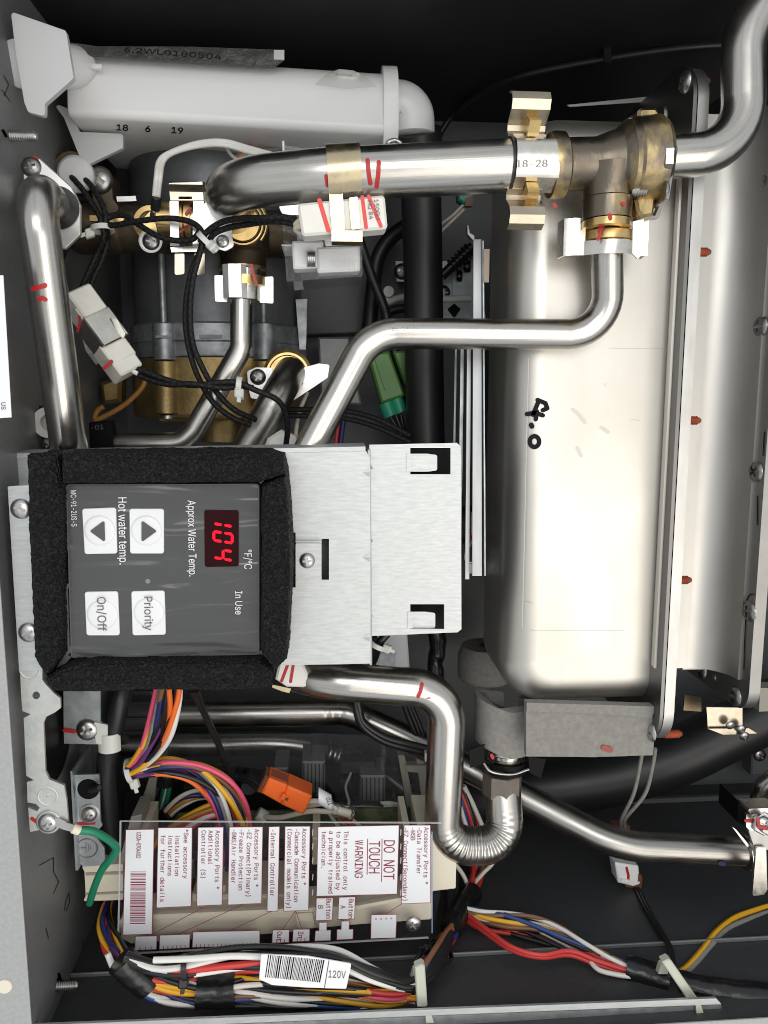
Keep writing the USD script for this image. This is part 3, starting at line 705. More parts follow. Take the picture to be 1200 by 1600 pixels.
for q in ([(866, 320), (868, 322)], [(973, 318), (976, 319)], [(953, 336), (954, 341)]):
    mark(tee, q, 6, zp + R_(37), RED)

c1 = thing('quick_clip', 'steel spring clip stamped with digits holding the thick pipe to the tee', 'clip')
w1 = P(863, 255, zp)[0] - P(797, 255, zp)[0]; o1 = P(797, 258, zp)
rr1 = .0122
part(c1, 'band', strip([(.0108, .002)] + arc2(0, 0, rr1, 55, 125, 14) + [(-.0108, .002)], .0009, (0, 1, 0), (0, 0, 1), (w1, 0, 0), o1), CLIPM)
hook = [(.0106, .004), (.0125, .0015), (.0150, .002), (.0168, .005), (.0190, .0085), (.0222, .0098), (.0250, .0085), (.0266, .0045)]
wa = P(848, 255, zp)[0] - P(790, 255, zp)[0]; o2 = P(790, 258, zp)
part(c1, 'wing', strip(hook, .0009, (0, 1, 0), (0, 0, 1), (wa, 0, 0), o2), CLIPT)
part(c1, 'wing', strip(hook, .0009, (0, -1, 0), (0, 0, 1), (wa * .93, 0, 0), o2 - np.array([0, -.0006, 0])), CLIPT)
for sg in (1, -1):
    part(c1, 'brass_ring', strip(arc2(0, 0, .0150, -10, 42, 8), .0060, (0, sg, 0), (0, 0, 1), (.0046, 0, 0), P(815, 258, zp)), BRASS)
part(c1, 'gasket', lathe([(.0104, 0), (.0112, 0), (.0112, .0012), (.0104, .0012)], P(793, 258, zp), (1, 0, 0), 36), BLACKP)
text_at(c1, '18-28', 806, 262, 12, zp + rr1 + .0006, mat('etched_light', (0.42, 0.40, 0.37), 1, .6), length=50, ang=-1, lift=(0, 0, 1))

c2 = thing('tee_outlet_clip', 'wide slotted steel clip with a brass ring and red stroke under the tee', 'clip')
zq = .178; o3 = P(948, 403, zq); hh = P(948, 346, zq)[1] - o3[1]
prof2 = [(-.0205, -.003), (-.0200, .004), (-.0165, .005), (-.0118, .005)] + [(-.0095, .0065)] + arc2(0, 0, .0105, 130, 50, 8) + [(.0095, .0065), (.0125, .004), (.0150, .006), (.0160, -.002)]
front = [(-.0118, .005), (-.0095, .0070)] + arc2(0, 0, .0112, 128, 52, 8) + [(.0095, .0070), (.0122, .005)]
part(c2, 'wing', strip([(-.0205, -.004), (-.0200, .0035), (-.0165, .005), (-.0116, .005)], .0009, (1, 0, 0), (0, 0, 1), (0, hh, 0), o3), CLIPM)
part(c2, 'wing', strip([(.0118, .005), (.0150, .006), (.0162, -.003)], .0009, (1, 0, 0), (0, 0, 1), (0, hh, 0), o3), CLIPM)
part(c2, 'front_band', strip(front, .0009, (1, 0, 0), (0, 0, 1), (0, hh * .38, 0), o3), CLIPM)
part(c2, 'front_band', strip(front, .0009, (1, 0, 0), (0, 0, 1), (0, hh * .27, 0), o3 + np.array([0, hh * .73, 0])), CLIPM)
part(c2, 'brass_ring', lathe([(.006, 0), (.0108, 0), (.0113, .0005), (.0113, .0040), (.0108, .0045), (.006, .0045)], P(948, 380, zq), (0, 1, 0), 44), BRASS)
part(c2, 'side_plate', slab([(989, 346), (1006, 342), (1007, 362), (1003, 368), (1007, 374), (1006, 396), (996, 404), (988, 396)], zq + .010, .001), PLATE_W)
mark(c2, [(944, 347), (937, 362)], 7, zq + .0112, RED); mark(c2, [(938, 363), (934, 374)], 5, zq + .0118, RED)

c3 = thing('slotted_steel_clip', 'upright slotted steel clip over a brass joint left of the thick pipe', 'clip')
zq = .128
part(c3, 'upper_lip', strip([(0, -.010), (0, 0), (.004, .002)], .0009, (0, -1, 0), (0, 0, 1), (50 * S(zq), 0, 0), P(265, 285, zq + .006)), CLIPT)
part(c3, 'upper_lip', slab([(264, 286), (316, 284), (318, 313), (266, 313)], zq + .007, .0009, holes=[[(279, 307), (300, 307), (300, 311), (279, 311)]]), CLIPT)
part(c3, 'cheek', slab([(265, 314), (279, 314), (280, 384), (266, 384)], zq + .0065, .0009), PLATE_W)
part(c3, 'cheek', slab([(302, 314), (318, 314), (318, 384), (301, 384)], zq + .0065, .0009), CLIPM)
part(c3, 'lower_band', slab([(266, 386), (318, 384), (318, 393), (268, 394)], zq + .0055, .0009), CLIPM)
part(c3, 'leg', slab([(273, 395), (288, 395), (288, 428), (273, 430)], zq + .003, .0012, r=3), CLIPT)
part(c3, 'leg', slab([(304, 394), (320, 394), (320, 428), (306, 430)], zq + .003, .0012, r=3), CLIPT)
for a in (284, 296):
    part(c3, 'brass_ring', lathe([(0, 0), (.0115, 0), (.0115, .0028), (0, .0028)], P(a - 3, 345, zq - .006), (1, 0, 0), 40), BRASS)
part(c3, 'brass_tube', cyl(P(248, 345, zq - .006), P(335, 345, zq - .006), .0085), BRASS)
mark(c3, [(291, 334), (297, 326)], 5, zq + .0062, RED); mark(c3, [(282, 362), (298, 350)], 4, zq + .0062, RED)

elb = thing('brown_brass_elbow', 'brown cast brass elbow body under the end of the thick pipe', 'pipe elbow')
part(elb, 'body', lathe([(0, 0), (.0135, 0), (.0135, .012), (.0118, .014), (.0115, .026), (.0122, .0265), (.0122, .028), (0, .028)], P(378, 352, .104) + np.array([0, .0, -.004]), (0, -1, 0.05), 44), BRASS_B)
part(elb, 'side_arm', cyl(P(395, 366, .09), P(470, 366, .085), .012), BRASS_B)
part(elb, 'collar', lathe([(0, 0), (.0118, 0), (.0118, .0015), (0, .0015)], P(379, 418, .118), (0, -1, 0), 36), BRASS)

c4 = thing('small_outlet_clip', 'small bright steel clip with two white ears around the thin tube', 'clip')
zq = .140
part(c4, 'ear', slab([(335, 430), (349, 430), (356, 446), (355, 472), (336, 471)], zq - .004, .0009, r=2), PLATE_W)
part(c4, 'ear', slab([(409, 433), (427, 432), (427, 474), (406, 473), (405, 452)], zq - .004, .0009, r=2), PLATE_W)
part(c4, 'clip_body', strip([(-.006, -.004), (-.0055, .002), (-.003, .0035), (.0025, .0035), (.0045, .002), (.005, -.004)], .0009, (1, 0, 0), (0, 0, 1), (0, 48 * S(zq), 0), P(370, 466, zq)), PLATE_W)
part(c4, 'brass_ring', lathe([(0, 0), (.0098, 0), (.0098, .0042), (0, .0042)], P(383, 447, zq - .006), (0, 1, 0), 40), BRASS)
part(c4, 'neck', cyl(P(383, 470, zq - .006), P(383, 420, zq - .006), .0075), CLIPM)
mark(c4, [(393, 414), (396, 430), (401, 445)], 4, zq + .0045, RED)

# ================================================================== heat exchanger and burner body
hx = thing('heat_exchanger_pan', 'big bright stainless pan of the heat exchanger with handwritten black digits', 'heat exchanger')
zh = .162
xa, xb = P(772, 640, zh)[0], P(1046, 640, zh - .0)[0]
yt, yb = P(900, 172, zh)[1], P(900, 1106, zh)[1]
def pan_mesh(x0, x1, y0, y1, z0, z1, r, r2):
    """drawn pan: rounded front edges and corners, in superelliptic rows"""
    rows = []; N = 9
    base = Polygon(rounded([(x0, y0), (x1 + r2, y0), (x1 + r2, y1), (x0, y1)], [r2, .001, .001, r2], 14))
    def ring(inset, z):
        pts = rounded([(x0 + inset, y0 + inset), (x1, y0 + inset), (x1, y1 - inset), (x0 + inset, y1 - inset)], [max(r2 - inset * .8, .004), .0002, .0002, max(r2 - inset * .8, .004)], 14)
        return [(a, b, z) for a, b in pts]
    zs = [(0, z0), (0, z1 - r)] + [(r * (1 - math.cos(math.pi / 2 * k / N)), z1 - r + r * math.sin(math.pi / 2 * k / N)) for k in range(1, N + 1)]
    V, Fc = [], []
    for ins, z in zs: rows.append(ring(ins, z))
    k = len(rows[0]); V = [p for r_ in rows for p in r_]
    for j in range(len(rows) - 1):
        for i in range(k):
            a, b = j * k + i, j * k + (i + 1) % k
            Fc += [[a, b, b + k], [a, b + k, a + k]]
    top = len(rows) - 1
    tri = trimesh.creation.triangulate_polygon(Polygon([(p[0], p[1]) for p in rows[-1]]), engine='earcut')
    b0 = len(V); V += [(p[0], p[1], z1) for p in tri[0]]; Fc += [[b0 + q for q in f] for f in tri[1]]
    m = trimesh.Trimesh(np.array(V), np.array(Fc), process=False); m.merge_vertices(); m.fix_normals()
    return m
xa = .0862
pan = pan_mesh(xa, xb, yb, yt, .112, zh, .0155, .022)
part(hx, 'pan', pan, PAN, 40)
zfl = .176
fx0, fx1 = P(1057, 640, zfl)[0], P(1082, 640, zfl)[0]
fyt, fyb = P(1090, 80, zfl)[1], P(1045, 1178, zfl)[1]
fpoly = rounded([(fyb, .02), (fyb, zfl), (fyt, zfl), (fyt, .02)], [.012, .020, .018, .012], 12)
def yz_plate(poly, x, t):
    m = trimesh.creation.extrude_polygon(Polygon(poly), t, engine='earcut'); v = m.vertices.copy()
    m.vertices = np.stack([v[:, 2] + x, v[:, 0], v[:, 1]], 1)
    if m.volume < 0: m.invert()
    return m
part(hx, 'flange', yz_plate(fpoly, fx0, .0016), mat('dark_flange_sheet', (.20, .195, .19), 1, .4), 30)
fin = list(Polygon(fpoly).buffer(-.0010).exterior.coords)[:-1]
part(hx, 'gasket', yz_plate(list(Polygon(fpoly).buffer(-.0012).exterior.coords)[:-1], fx0 + .0016, .0010), BLACKM, 30)
part(hx, 'mating_flange', yz_plate(fin, fx0 + .0026, fx1 - fx0 - .0026), PAN_E, 30)
# the sheet curls from the pan's face into the flange
xk = fx0 - xb
part(hx, 'curl', strip([(0, 0), (xk * .45, .0006), (xk * .8, .003), (xk, .008)], .0012, (1, 0, 0), (0, 0, 1), (0, yt - yb - .044, 0), (xb - .0004, yb + .022, zh - .0006)), PAN)
for (a, b) in ((1118, 127), (1105, 394), (1092, 657), (1082, 906), (1073, 1146)):
    zz = .170 if b not in (127,) else .160
    p = P(a, b, zz - .004); p[0] = fx1
    threads(hx, p, p + np.array([.0075, 0, 0]), .0021, RUST, 'bolt_end')
    part(hx, 'bolt_tip', lathe([(0, 0), (.0015, 0), (.0010, .0008), (0, .0009)], p + np.array([.0082, 0, 0]), (1, 0, 0), 14), SCREW)
for (a, b) in ((1080, 128), (1038, 1143)):
    q = P(a, b, .168); q[0] = fx0; screw(hx, q, .0048, (-1, 0, .05), SCREW)
for pts in ([(840, 625), (852, 630), (855, 638), (848, 641)], [(842, 626), (836, 640), (833, 648)], [(823, 647), (836, 645), (848, 649)], [(839, 643), (837, 655)]):
    mark(hx, pts, 7, zh, BLACKINK, 'handwriting', th=.0001 + .00004 * len(pts))
mark(hx, [(830, 664), (831, 666)], 8, zh, BLACKINK, 'handwriting')
mark(hx, [(835 + 7.5 * math.cos(t), 690 + 8.5 * math.sin(t)) for t in [k * math.pi / 8 for k in range(17)]], 7, zh, BLACKINK, 'handwriting')
SMUD = mat('scuffed_patch', (0.56, 0.53, 0.49), 1, .55)
for pts in ([(826, 560), (824, 640), (822, 720)], [(822, 720), (819, 860), (816, 980)], [(905, 792), (909, 793)], [(985, 655), (1000, 657)], [(944, 603), (946, 599)], [(820, 942), (832, 943)], [(868, 868), (866, 869)]):
    mark(hx, pts, 0.8, zh, mat('scratch_grey', (.45, .43, .40), 1, .5), 'scratch', th=.00004)
for pts in ([(895, 640), (903, 646), (914, 660)], [(940, 668), (950, 675)], [(902, 700), (908, 712)]):
    mark(hx, pts, 6, zh, SMUD, 'scuff', th=.00002)
for (x1_, x2_, y) in ((830, 975, 985), (952, 1035, 544), (878, 920, 318)):
    mark(hx, [(x1_, y), ((x1_ + x2_) / 2, y + .6), (x2_, y)], 0.8, zh, INKGREY if False else mat('scratch_grey', (.45, .43, .40), 1, .5), 'scratch', th=.00005)
part(hx, 'rear_strip', slab([(886, 164), (1012, 151), (1012, 159), (890, 167)], .11, .001), FLG)

ins = thing('insulation_sheet', 'grey felt insulation sheet with a red spot wrapped over the pan corner', 'insulation')
iz = .168
ip = [(822, 1097), (1025, 1103), (1026, 1112), (1020, 1180), (930, 1183), (822, 1182)]
part(ins, 'sheet', slab(ip, iz, .004, r=2), GREYFOAM)
part(ins, 'fold', slab([(823, 1098), (1024, 1104), (1019, 1122), (985, 1119), (940, 1116), (880, 1113), (823, 1112)], iz + .0012, .0012, r=2), GREYFOAM)
mark(ins, [(943, 1168), (953, 1171)], 9, iz, mat('rust_spot', (0.30, 0.06, 0.045)), 'red_spot', th=.0006)
slv = thing('foam_sleeve', 'grey foam sleeve around the coupling at the pan corner', 'insulation')
sc_ = P(787, 1165, .137)
o_ = arc2(0, 0, .0178, 10, 350, 40)
m = strip(arc2(0, 0, .0130, -35, 280, 40), .0050, (1, 0, 0), (0, 0, 1), (0, .0245, 0), sc_)
m.vertices[:, 1] += (m.vertices[:, 0] - sc_[0]) * -.30 * (m.vertices[:, 0] < sc_[0])
part(slv, 'sleeve', m, GREYFOAM, 40)
gr = thing('grey_grommet', 'dark grey foam grommet on the back beside the pan edge', 'grommet')
part(gr, 'sleeve', lathe([(.004, 0), (.016, 0), (.0175, .002), (.0175, .016), (.015, .022), (.004, .022)], P(758, 1060, .05), (0, 1, 0), 30), GREYFOAM)

bb = thing('burner_cover', 'grey stainless burner body with a screwed dark flange beyond the pan', 'burner')
zb2 = .148; zf2 = .176
x2 = P(1202, 640, zf2)[0]; xq = P(1060, 640, zb2)[0]
yt2, yb2 = P(1150, 180, zb2)[1], P(1110, 1042, zb2)[1]
pr2 = [(xq, zb2)] + [(x2 - .0184 + .018 * math.sin(math.radians(a)), zb2 + .019 - .019 * math.cos(math.radians(a))) for a in range(0, 91, 6)]
m = strip(pr2, .0012, (1, 0, 0), (0, 0, 1), (0, yt2 - yb2, 0), (0, yb2, 0))
part(bb, 'shell', m, PAN_D, 40)
part(bb, 'shell_end', slab([(1068, 1042), (1130, 1042), (1130, 1046), (1066, 1046)], zb2 - .002, .05), PAN_D)
fyt2, fyb2 = P(1195, 60, zf2)[1], P(1185, 1118, zf2)[1]
fp2 = rounded([(fyb2, .05), (fyb2, zf2), (fyt2, zf2), (fyt2, .05)], [.01, .012, .016, .01], 12)
part(bb, 'flange', yz_plate(fp2, x2, .0055), FLG, 30)
for (a, b) in ((1196, 285), (1190, 510), (1183, 737), (1172, 955), (1150, 1088), (1097, 1047)):
    q = PX(a, b, x2); screw(bb, q, .0050, (-1, 0, .1), SCREW_D)
part(bb, 'rivet', lathe([(0, .0008), (.0015, .0005), (.002, 0), (0, 0)], PX(1116, 1058, x2), (-1, 0, 0), 16), SCREW)
px2 = lambda a, b: PX(a, b, x2 - .0003)
for pts in ([(1166, 938), (1170, 930), (1176, 928)], [(1165, 965), (1163, 1005), (1162, 1045)], [(1194, 675), (1192, 712)], [(1183, 775), (1183, 820)]):
    mark(bb, pts, 1.3, 0, BLACKINK, 'marker_line', proj=px2)
# lower bracket of the burner body
bk = thing('burner_bracket', 'tan toned bent bracket with small screws below the burner body', 'bracket')
part(bk, 'plate', slab([(1104, 1105), (1160, 1106), (1160, 1136), (1106, 1138)], .110, .0012), CLIPT)
part(bk, 'foot', slab([(1107, 1139), (1170, 1138), (1183, 1146), (1130, 1148)], .112, .0012), CLIPT)
part(bk, 'rear_plate', slab([(1070, 1086), (1096, 1090), (1096, 1112), (1068, 1110)], .09, .0012), mat('brown_bracket', (.28, .22, .14), 1, .35))
for a, b in ((1141, 1133), (1158, 1139), (1163, 1150)): screw(bk, P(a, b, .114), .0028, (0, -.3, 1), SCREW)
part(bk, 'white_block', slab([(1188, 1075), (1220, 1075), (1220, 1110), (1186, 1112)], .10, .01), CREAM_D)

# ================================================================== left cluster: motor, manifold, plugs
mo = thing('flow_control_motor', 'dark grey domed motor on a cast brass base behind the wiring', 'motor')
mc = P(344, 520, .048)
px = lambda q, z=.095: q * (D - z) / F
part(mo, 'casing', lathe([(0, .118), (.018, .117), (.034, .112), (.043, .104), (.0465, .094), (.0475, .080), (.0475, .002), (.0475, 0)], mc, (0, 1, 0), 56), MOTOR, 40)
part(mo, 'rim', lathe([(.040, -.016), (.0495, -.016), (.0500, -.015), (.0500, -.0085), (.0493, -.008), (.0500, -.0075), (.0500, .001), (.0490, .002), (.040, .002)], mc, (0, 1, 0), 56), MOTOR_L, 30)
part(mo, 'base', lathe([(.030, -.050), (.0490, -.048), (.0500, -.046), (.0500, -.0165), (.030, -.0165)], mc, (0, 1, 0), 48), BRASS_C, 30)
for a in (258, 413):
    c = P(a, 545, .092)
    part(mo, 'bolt_boss', cyl(c + np.array([0, .013, 0]), c + np.array([0, -.006, 0]), .0062), MOTOR_L)
    part(mo, 'brass_boss', cyl(c + np.array([0, -.0065, 0]), c + np.array([0, -.034, 0]), .0066), BRASS_C)
    part(mo, 'tie_bolt', cyl(c + np.array([0, .013, .001]), c + np.array([0, .058, .001]), .0017), MOTOR_L)
    part(mo, 'bolt_head', cyl(c + np.array([0, -.0345, 0]), c + np.array([0, -.037, 0]), .0038), SCREW)
for a in (310, 337):
    pass
part(mo, 'slot_plate', slab([(311, 523), (347, 523), (347, 528), (311, 528)], .0999, .0008), MOTOR)
part(mo, 'slot_plate', slab([(243, 524), (266, 524), (266, 528), (243, 528)], .0999, .0008), MOTOR)
part(mo, 'side_strap', slab([(462, 468), (480, 467), (478, 546), (468, 546)], .07, .002), MOTOR_L)
part(mo, 'outlet', cyl(P(345, 690, .06), P(345, 640, .06), .012), BRASS_C)
part(mo, 'outlet_flange', slab([(232, 636), (405, 634), (412, 656), (250, 660)], .078, .006, bevel=.001), BRASS_C)
part(mo, 'lug', slab([(155, 598), (190, 585), (188, 628), (160, 632)], .07, .012, bevel=.002), BRASS_C)

mf = thing('brass_manifold', 'dark cast brass water manifold half hidden under black cables', 'manifold')
mz = .100
part(mf, 'barrel', lathe([(0, 0), (.012, 0), (.0128, .001), (.0128, .022), (.0118, .0235), (.0118, .060), (0, .060)], P(118, 356, mz), (1, 0, 0), 40), BRASS_B)
part(mf, 'boss', lathe([(0, -.004), (.0098, -.004), (.0098, .008), (.0085, .0105), (0, .0105)], P(123, 272, mz + .004), (0, -.1, 1), 30), BRASS_B)
part(mf, 'screw_lug', slab([(138, 268), (160, 262), (174, 272), (176, 310), (190, 330), (150, 335)], mz + .012, .016, r=6, bevel=.0015), BRASS_B)
screw(mf, P(155, 281, mz + .0125), .0066, m=SCREW_D)
mark(mf, [(138, 275), (144, 279)], 6, mz + .0131, RED)
part(mf, 'brass_band', slab([(140, 336), (195, 340), (190, 348), (140, 345)], mz + .014, .003), BRASS)
part(mf, 'inlet_neck', cyl(P(60, 340, .07), P(125, 340, .07), .012), BRASS_B)
part(mf, 'tag_plate', slab([(182, 307), (212, 306), (213, 314), (183, 315)], mz + .012, .002), SCREW)
wp = thing('white_sensor_cap', 'round white sensor cap with two black leads beside a large screw', 'sensor')
part(wp, 'cap', lathe([(0, 0), (.0082, 0), (.0084, .001), (.0084, .0045), (.007, .006), (0, .0062)], P(122, 274, .114), (0, -.1, 1), 32), WHITE_P)
wp2 = thing('thermistor_fitting', 'brass thermistor fitting with twin white leads next to the slotted clip', 'sensor')
tz = .119
part(wp2, 'brass_seat', lathe([(0, 0), (.0078, 0), (.0082, .0006), (.0082, .0022), (.0058, .0024), (.0054, .0012), (0, .0012)], P(237, 350, tz), (0, 0, 1), 32), BRASS)
part(wp2, 'brass_seat', cyl(P(237, 350, tz - .03), P(237, 350, tz), .0075), BRASS_B)
part(wp2, 'white_ring', lathe([(0, 0), (.0054, 0), (.0056, .0012), (.0048, .0018), (0, .0018)], P(236, 377, tz + .003), (0, 0, 1), 30), WHITE)
screw(wp2, P(236, 377, tz + .0048), .0042, m=SCREW_D)
part(wp2, 'black_sleeve', cyl(P(243, 328, tz + .010), P(245, 307, tz + .014), .0024), BLACKP)
part(wp2, 'crimp', cyl(P(240, 338, tz + .006), P(243, 327, tz + .010), .0019), SCREW)
for i in (-1, 1):
    wire(wp2, px_path([(244 + i * 2.5, 308, tz + .014), (247 + i * 3, 280, .128), (252 + i * 3, 252, .132), (270 + i * 2, 238, .134), (310, 226 + i * 2, .136), (350, 224 + i * 2.5, .138), (390, 235 + i * 3, .134), (440, 249 + i * 3, .128)]), .00125, W['white'], label='white lead')
wire(wp2, px_path([(352, 228, .132), (362, 243, .128), (378, 251, .126), (410, 250, .125), (440, 250, .122)]), .0008, W['white'])
twr = thing('small_wire_loop', 'small brown, blue and red wires looping behind the thick pipe bend', 'wires')
for c, o in (('brown', 0), ('ochre', 6), ('grey', 12)):
    wire(twr, px_path([(366 + o, 268, .115), (365 + o, 255, .118), (372 + o, 244, .118), (384 + o, 240, .115), (420 + o, 233, .105), (470 + o, 226, .10)]), .0011, W[c])
wire(twr, px_path([(375, 222, .10), (392, 236, .112), (408, 250, .112)]), .001, W['blue']); wire(twr, px_path([(382, 221, .10), (400, 238, .112), (414, 249, .112)]), .001, W['red'])

# ceramic thermal fuse in a steel clip
tf = thing('thermal_fuse_block', 'tilted white ceramic fuse block with red stroke in a steel clip', 'fuse')
fz = .156
ua = P(195, 572, fz) - P(118, 468, fz); ua /= np.linalg.norm(ua); va = np.cross([0, 0, 1.0], ua); na = np.array([0, 0, 1.0])
tl = math.radians(38); va2 = va * math.cos(tl) - na * math.sin(tl); na2 = np.cross(ua, va2)
if na2[2] < 0: na2 = -na2
Rm = np.stack([ua, va2, np.cross(ua, va2)], 1)
part(tf, 'block', rbox(P(138, 486, fz - .008), (.019, .0125, .0115), M=Rm, b=.0008), CERAM)
part(tf, 'block', rbox(P(184, 562, fz - .008), (.0165, .0125, .0115), M=Rm, b=.0008), CERAM)
part(tf, 'block_core', rbox(P(161, 524, fz - .008), (.030, .0118, .0108), M=Rm, b=.0008), CERAM)
part(tf, 'clip_body', rbox(P(160, 519, fz - .0075), (.0150, .0142, .0132), M=Rm, b=.0006), CLIPM)
part(tf, 'clip_leaf', slab([(133, 520), (150, 548), (156, 566), (150, 570), (134, 548), (129, 530)], fz - .016, .001), CLIPM)
part(tf, 'clip_leaf', slab([(170, 490), (184, 500), (196, 522), (192, 530), (184, 520)], fz - .004, .001, r=3), CLIPM)
mark(tf, [(163, 575), (174, 565)], 6, fz + .001, RED); mark(tf, [(121, 518), (125, 505), (124, 495)], 4, fz + .001, RED)
wire(tf, px_path([(200, 574, fz - .006), (208, 580, fz - .006), (215, 584, fz - .006)]), .0011, W['white'], 'lead')

BRR = .00135
def braid(name, label, pts, r=BRR, group='black braided cables'):
    mesh, uv = sweep(spline(pts, 9), r, 12)
    return solo(name, mesh, BRAID, label, 'cable', True, uv, group)
Pp = lambda l: px_path(l)
braid('braided_cable', 'black braided lead from the white sensor cap, the one nearer the left pipe', Pp([(112, 277, .119), (118, 283, .122), (132, 300, .124), (148, 325, .126), (158, 345, .128), (162, 372, .126), (150, 400, .122), (132, 440, .124), (120, 470, .126), (116, 495, .13)]))
braid('braided_cable', 'black braided lead from the white sensor cap, the one beside the big screw', Pp([(134, 281, .119), (142, 290, .122), (156, 312, .126), (164, 332, .128), (166, 352, .128), (168, 376, .12), (158, 410, .120), (144, 440, .12), (140, 480, .12)]))
braid('braided_cable', 'black braided cable bowing over the manifold towards the slotted clip', Pp([(95, 410, .118), (104, 388, .122), (125, 366, .126), (150, 352, .127), (175, 338, .128), (195, 337, .130), (215, 350, .134), (245, 368, .138), (275, 376, .140), (300, 374, .142), (312, 362, .144)]))
braid('braided_cable', 'black braided cable crossing level from the left tie to the lower loop', Pp([(158, 352, .127), (178, 352, .130), (220, 345, .136), (262, 341, .140), (298, 347, .143), (316, 364, .145), (313, 390, .143), (299, 425, .143), (291, 470, .143), (291, 520, .143), (304, 575, .143), (330, 625, .145), (362, 652, .145), (392, 664, .142)]))
braid('braided_cable', 'black braided cable falling in a long arc beside the first lower loop', Pp([(318, 376, .149), (311, 400, .148), (301, 440, .147), (297, 490, .147), (301, 535, .147), (314, 570, .148), (338, 612, .149), (366, 640, .148), (400, 656, .142)]))
braid('braided_cable', 'upper black braided cable entering the end of the red striped block', Pp([(312, 378, .15), (326, 360, .153), (350, 346, .158), (380, 341, .166), (410, 341, .174), (440, 339, .178), (466, 346, .181)]))
braid('braided_cable', 'lower black braided cable entering the end of the red striped block', Pp([(322, 384, .148), (334, 366, .152), (356, 356, .156), (390, 350, .164), (420, 346, .172), (446, 347, .177), (468, 352, .179)]))
braid('braided_cable', 'upper black braided lead from the tilted fuse block to the cable tie', Pp([(204, 572, .148), (225, 580, .150), (262, 594, .152), (300, 602, .154), (340, 598, .156), (372, 598, .156), (400, 610, .156), (432, 624, .154), (446, 645, .150), (449, 675, .146), (446, 700, .14)]))
braid('braided_cable', 'lower black braided lead from the tilted fuse block to the cable tie', Pp([(206, 578, .147), (230, 592, .149), (265, 601, .152), (300, 600, .155), (345, 606, .156), (374, 604, .154), (396, 606, .154)]))
braid('braided_cable', 'thin black braided cable running behind the middle pipe to the hose', Pp([(440, 640, .10), (490, 640, .10), (540, 642, .10), (590, 655, .095), (640, 680, .09)]), .0014)
braid('braided_cable', 'second thin black braided cable behind the middle pipe below its twin', Pp([(438, 649, .10), (500, 651, .10), (545, 655, .10), (590, 668, .095), (640, 690, .09)]), .0014)

def cable_tie(label, c, along, r, th=.0024, headdir=None, m=NYLON):
    t = thing('cable_tie', label, 'cable tie', 'cable ties on the wiring')
    part(t, 'loop', lathe([(r, 0), (r + .0009, 0), (r + .0009, th), (r, th)], np.array(c) - np.array(along) / np.linalg.norm(along) * th / 2, along, 24), m)
    h = np.array(headdir, float); h /= np.linalg.norm(h)
    a = np.array(along, float) / np.linalg.norm(along); b = np.cross(h, a)
    part(t, 'head', rbox(np.array(c) + h * (r + .0014), (.0045, .0042, .0036), M=np.stack([h, a, b], 1), b=.0005), m)
    part(t, 'tail', rbox(np.array(c) + h * (r + .0042) + b * .0006, (.0035, .0019, .0009), M=np.stack([h, a, b], 1), b=.0002), m)
    return t
cable_tie('white cable tie bundling the braided leads over the manifold', P(160, 358, .126), (.1, -1, .1), .0046, headdir=(-1, -.4, .25))
cable_tie('white cable tie bundling braided cables on the thick pipe flange', P(322, 376, .150), (.9, .9, .1), .0040, headdir=(.6, -.6, .6))
cable_tie('white cable tie on the fuse leads beside the flange screw', P(374, 602, .155), (1, -.1, 0), .0030, headdir=(0, -1, .5))

ow = thing('ochre_wire', 'single ochre wire curling behind the fuse block', 'wire')
wire(ow, Pp([(228, 585, .10), (222, 605, .10), (195, 632, .10), (160, 652, .10), (148, 655, .10), (152, 642, .10), (162, 635, .10)]), .0013, W['ochre'])

plug = thing('white_outlet_plug', 'round white plug and screw low beside the straight left pipe', 'plug')
part(plug, 'brass_back', slab([(58, 634), (95, 634), (95, 702), (58, 702)], .158, .01, bevel=.001), BRASS_B)
part(plug, 'cap', lathe([(.0035, .002), (.0036, .004), (.0068, .004), (.0070, .0005), (.0070, 0), (0, 0), (0, .002)], P(80, 660, .159), (0, 0, 1), 32), CERAM)
screw(plug, P(78, 692, .159), .004, m=SCREW_D)
part(plug, 'brass_tag', slab([(141, 694), (147, 694), (147, 703), (141, 703)], .13, .003), BRASS)

# clear connector box
cb = thing('clear_connector_box', 'clear plastic box with white connectors inside below the striped block', 'connector box')
cz = .160
shell = slab([(440, 336), (566, 336), (566, 432), (500, 436), (448, 440)], cz, .03, r=2)
shell = shell.submesh([np.nonzero(shell.face_normals[:, 2] > -.9)[0]], append=True)
part(cb, 'shell', shell, CLEAR2)
part(cb, 'partition', slab([(440, 382), (456, 382), (456, 384), (440, 384)], cz - .001, .026), WHITE_G)
part(cb, 'white_body', slab([(456, 376), (505, 376), (505, 418), (458, 420)], cz - .004, .012, r=3, bevel=.001), WHITE)
part(cb, 'white_body', slab([(506, 365), (564, 362), (565, 382), (508, 384)], cz - .003, .012, r=3, bevel=.001), WHITE)
part(cb, 'white_body', slab([(494, 386), (563, 384), (563, 423), (496, 426)], cz - .003, .012, r=3, bevel=.001), WHITE)
for k in range(16):
    part(cb, 'grip_ridge', slab([(500 + k * 3.9, 406), (501.6 + k * 3.9, 406), (501.6 + k * 3.9, 421), (500 + k * 3.9, 421)], cz - .0026, .0006), WHITE)
part(cb, 'core', slab([(480, 392), (493, 392), (493, 416), (480, 416)], cz - .002, .006, bevel=.001), SCREW_D)
for k in range(4): part(cb, 'core_ring', lathe([(0, 0), (.0032, 0), (.0032, .0007), (0, .0007)], P(481 + k * 3, 404, cz - .002), (1, 0, 0), 20), SCREW)
mark(cb, [(551, 372), (554, 378)], 5, cz - .0029, BLACKINK, 'ink_smudge')
